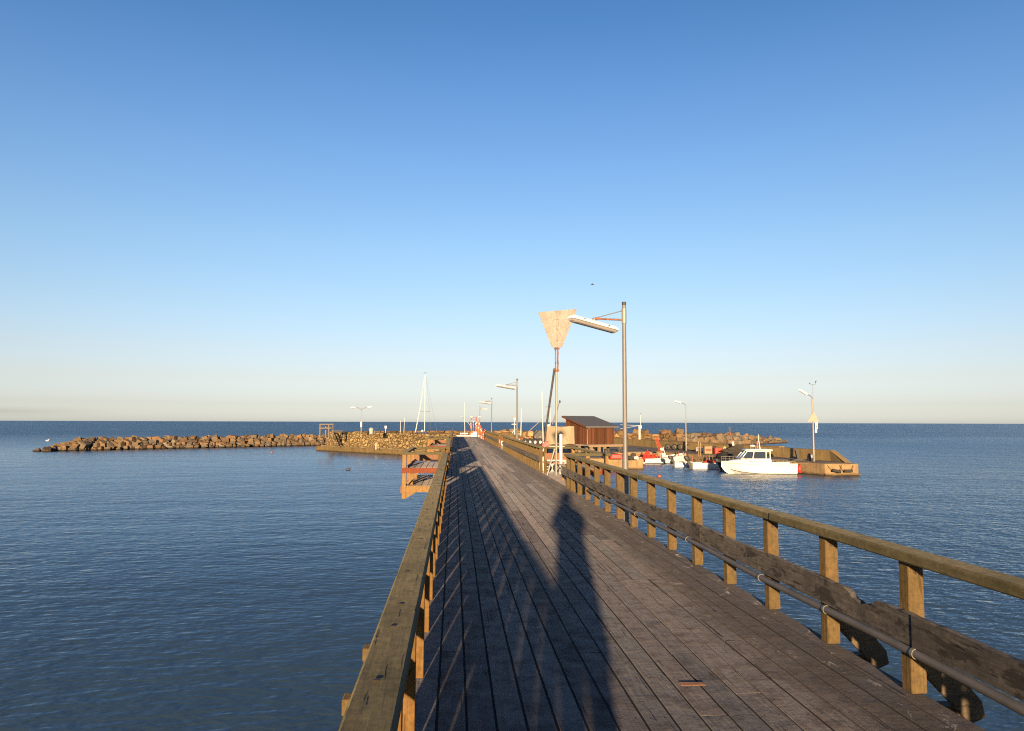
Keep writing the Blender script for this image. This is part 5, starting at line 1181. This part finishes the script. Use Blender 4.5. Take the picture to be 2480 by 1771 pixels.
b = MB(); b.tube([(0,0,0),(0,0,zt_)], [.045,.025], 8); b.build('shaft', M['whitep'], o); b = MB(); b.ball((0,0,zt_), .07, 8, 6); b.build('tip', M['dark'], o); b = MB(); b.box(-.1,.1,-.08,.08,zt_*.55,zt_*.64); b.build('box', M['whitep'], o)
# orange stand and the net sheds beyond
q = D(1285,1052,90); o = thing('rescue_post', 'orange rescue post with ring box beyond the middle of the pier', 'rescue post', (q.x, 90, QZ))
zc = q.z-QZ; b = MB(); b.box(-.32,.32,-.15,.15,zc-.22,zc+.24); b.build('ring_box', M['orange'], o, bevel=.03); b = MB(); b.tube([(0,.1,0),(0,.1,zc-.22)], .06, 8); b.build('post', M['orange'], o)
b = MB(); b.plate([(-.36,-.17,zc+.24),(.36,-.17,zc+.24),(0,-.17,zc+.36)], (0,.34,0)); b.build('lid', M['orange'], o)
a, e = D(1294,1054,105), D(1318,1042,105); o = thing('net_store', 'low black tarred net store in front of the sea wall', 'store', (a.x,105,QZ))
wx, hz_ = e.x-a.x, e.z-QZ; b = MB(); b.box(0,wx,0,2,0,hz_*.75); b.build('wall', M['dark'], o); b = MB(); b.plate([(-.1,-.1,hz_*.75),(wx+.1,-.1,hz_*.75),(wx*.55,-.1,hz_),(wx*.2,-.1,hz_)], (0,2.2,0)); b.build('roof', M['dark'], o)
for i, (px, lbl) in enumerate(((1272,'leftmost'),(1283,'second'),(1296,'third'),(1308,'rightmost'))):
    q = G(px, 1073, QZ); q = D(px, 1071, 64.9); o = thing('fender_tyre', '%s of four black tyres hung along the jetty beside the pier' % lbl, 'tyre', (q.x, 64.75, q.z), 'black tyres along the jetty')
    b = MB(); b.torus((0,0,0), .24, .11, (.1,-1,.05), 20, 8); b.build('tread', M['rubber'], o); b = MB(); b.tube([(0,.1,.2),(0,.15,.5)], .02, 6); b.build('rope', M['whitep'], o)
# birds
q = D(1435,690,60); o = thing('bird', 'small dark bird flying in the clear sky above the lamp', 'bird', q)
b = MB(); b.tube([(-.16,0,0),(-.1,0,.02),(.02,0,.025),(.12,0,.01),(.17,0,0)], [.008,.03,.035,.025,.008], 8); b.build('body', M['dark'], o)
for s in (-1,1):
    b = MB(); b.plate([(.03,0,.03),(-.06,0,.03),(-.08,s*.12,.09),(-.06,s*.22,.05),(.01,s*.12,.10)], (0,0,.008)); b.build('wing', M['dark'], o)
def swimmer(name, label, px, py, mat, s=1.0):
    q = G(px,py,WZ); o = thing(name, label, 'bird', (q.x,q.y,WZ)); b = MB(); b.tube([(-.24*s,0,.12*s),(-.15*s,0,.08*s),(0,0,.08*s),(.14*s,0,.09*s),(.2*s,0,.13*s)], [.01*s,.08*s,.11*s,.08*s,.03*s], 10)
    b.tube([(.15*s,0,.1*s),(.19*s,0,.22*s),(.22*s,0,.27*s),(.30*s,0,.265*s)], [.04*s,.03*s,.045*s,.008*s], 8); b.build('body', M[mat], o)
swimmer('gull', 'white gull on the water left of the breakwater tip', 114.5, 1068.5, 'white', 1.4)
swimmer('duck', 'small dark duck on the calm water left of the pier', 843, 1139.5, 'dark', .9)

# ------------------------------------------------------------------ the photographer, whose shadow falls along the deck
def skin_body(name, joints, edges, mat, parent):
    me = bpy.data.meshes.new(name); me.from_pydata([j[0] for j in joints], edges, []); me.materials.append(mat)
    o = bpy.data.objects.new(name, me); COL.objects.link(o); o.parent = parent
    sm_ = o.modifiers.new('skin', 'SKIN'); me.skin_vertices.new() if not me.skin_vertices else None
    sv = me.skin_vertices[0].data
    for i, j in enumerate(joints): sv[i].radius = j[1] if isinstance(j[1], tuple) else (j[1], j[1])
    sv[0].use_root = True; sm_.use_smooth_shade = True; o.modifiers.new('smooth', 'SUBSURF').levels = 1; o.modifiers['smooth'].render_levels = 2
    return o
pp = thing('person', 'photographer in a dark jacket standing on the near planks holding up a camera', 'person', (.13, -.30, .004))
J = [((0,0,.98),(.19,.15)), ((0,0,1.15),(.19,.14)), ((0,.0,1.38),(.22,.14)), ((0,.01,1.50),(.14,.11)), ((0,.02,1.58),(.10,.09)), ((0,.03,1.66),(.105,.11)), ((0,.03,1.75),(.09,.10)),
     ((-.20,0,1.43),.075), ((-.25,.06,1.20),.062), ((-.13,.20,1.44),.045), ((-.10,.24,1.58),.032),
     ((.20,0,1.43),.075), ((.25,.06,1.20),.062), ((.05,.20,1.44),.045), ((-.02,.24,1.58),.032),
     ((-.085,0,.80),.12), ((-.085,.03,.50),.085), ((-.09,0,.10),.06), ((-.10,.16,.04),.04),
     ((.085,0,.80),.12), ((.085,.03,.50),.085), ((.09,0,.10),.06), ((.10,.16,.04),.04)]
Eg = [(0,1),(1,2),(2,3),(3,4),(4,5),(5,6),(2,7),(7,8),(8,9),(9,10),(2,11),(11,12),(12,13),(13,14),(0,15),(15,16),(16,17),(17,18),(0,19),(19,20),(20,21),(21,22)]
skin_body('body', J, Eg, M['person'], pp)
b = MB(); b.lathe((0,0,.55), [(.205,0),(.21,.2),(.20,.5),(.21,.75),(.19,.88)], 18); b.build('coat', M['person'], pp)
b = MB(); b.ball((0,.02,1.73), .135, 14, 10, .95); b.build('hat', M['hair'], pp)
for s, x in ((-1,-.10),(1,-.02)):
    for k in range(4):
        b = MB(); x0 = x + s*(.012+.006*k); b.tube([(x0,.235,1.575+.018*k),(x0+s*.004,.262,1.585+.018*k),(x0-s*.018,.272,1.588+.018*k)], [.009,.008,.006], 8); b.build('finger', M['skin'], pp)
    b = MB(); b.tube([(x,.225,1.57),(x-s*.02,.235,1.555),(x-s*.045,.25,1.565)], [.010,.009,.007], 8); b.build('thumb', M['skin'], pp)
b = MB(); b.box(-.20,-.10,-.062,-.040,1.625,1.685) if False else b.box(-.055,.055,-.075,-.035,1.615,1.685)
o = thing('hand_camera', 'small dark compact camera in the hands of the photographer', 'camera', (0,0,0)); b.build('case', M['dark'], o, bevel=.006)
b = MB(); b.tube([(0,-.035,1.65),(0,-.016,1.65)], .024, 16); b.build('lens', M['dark'], o)
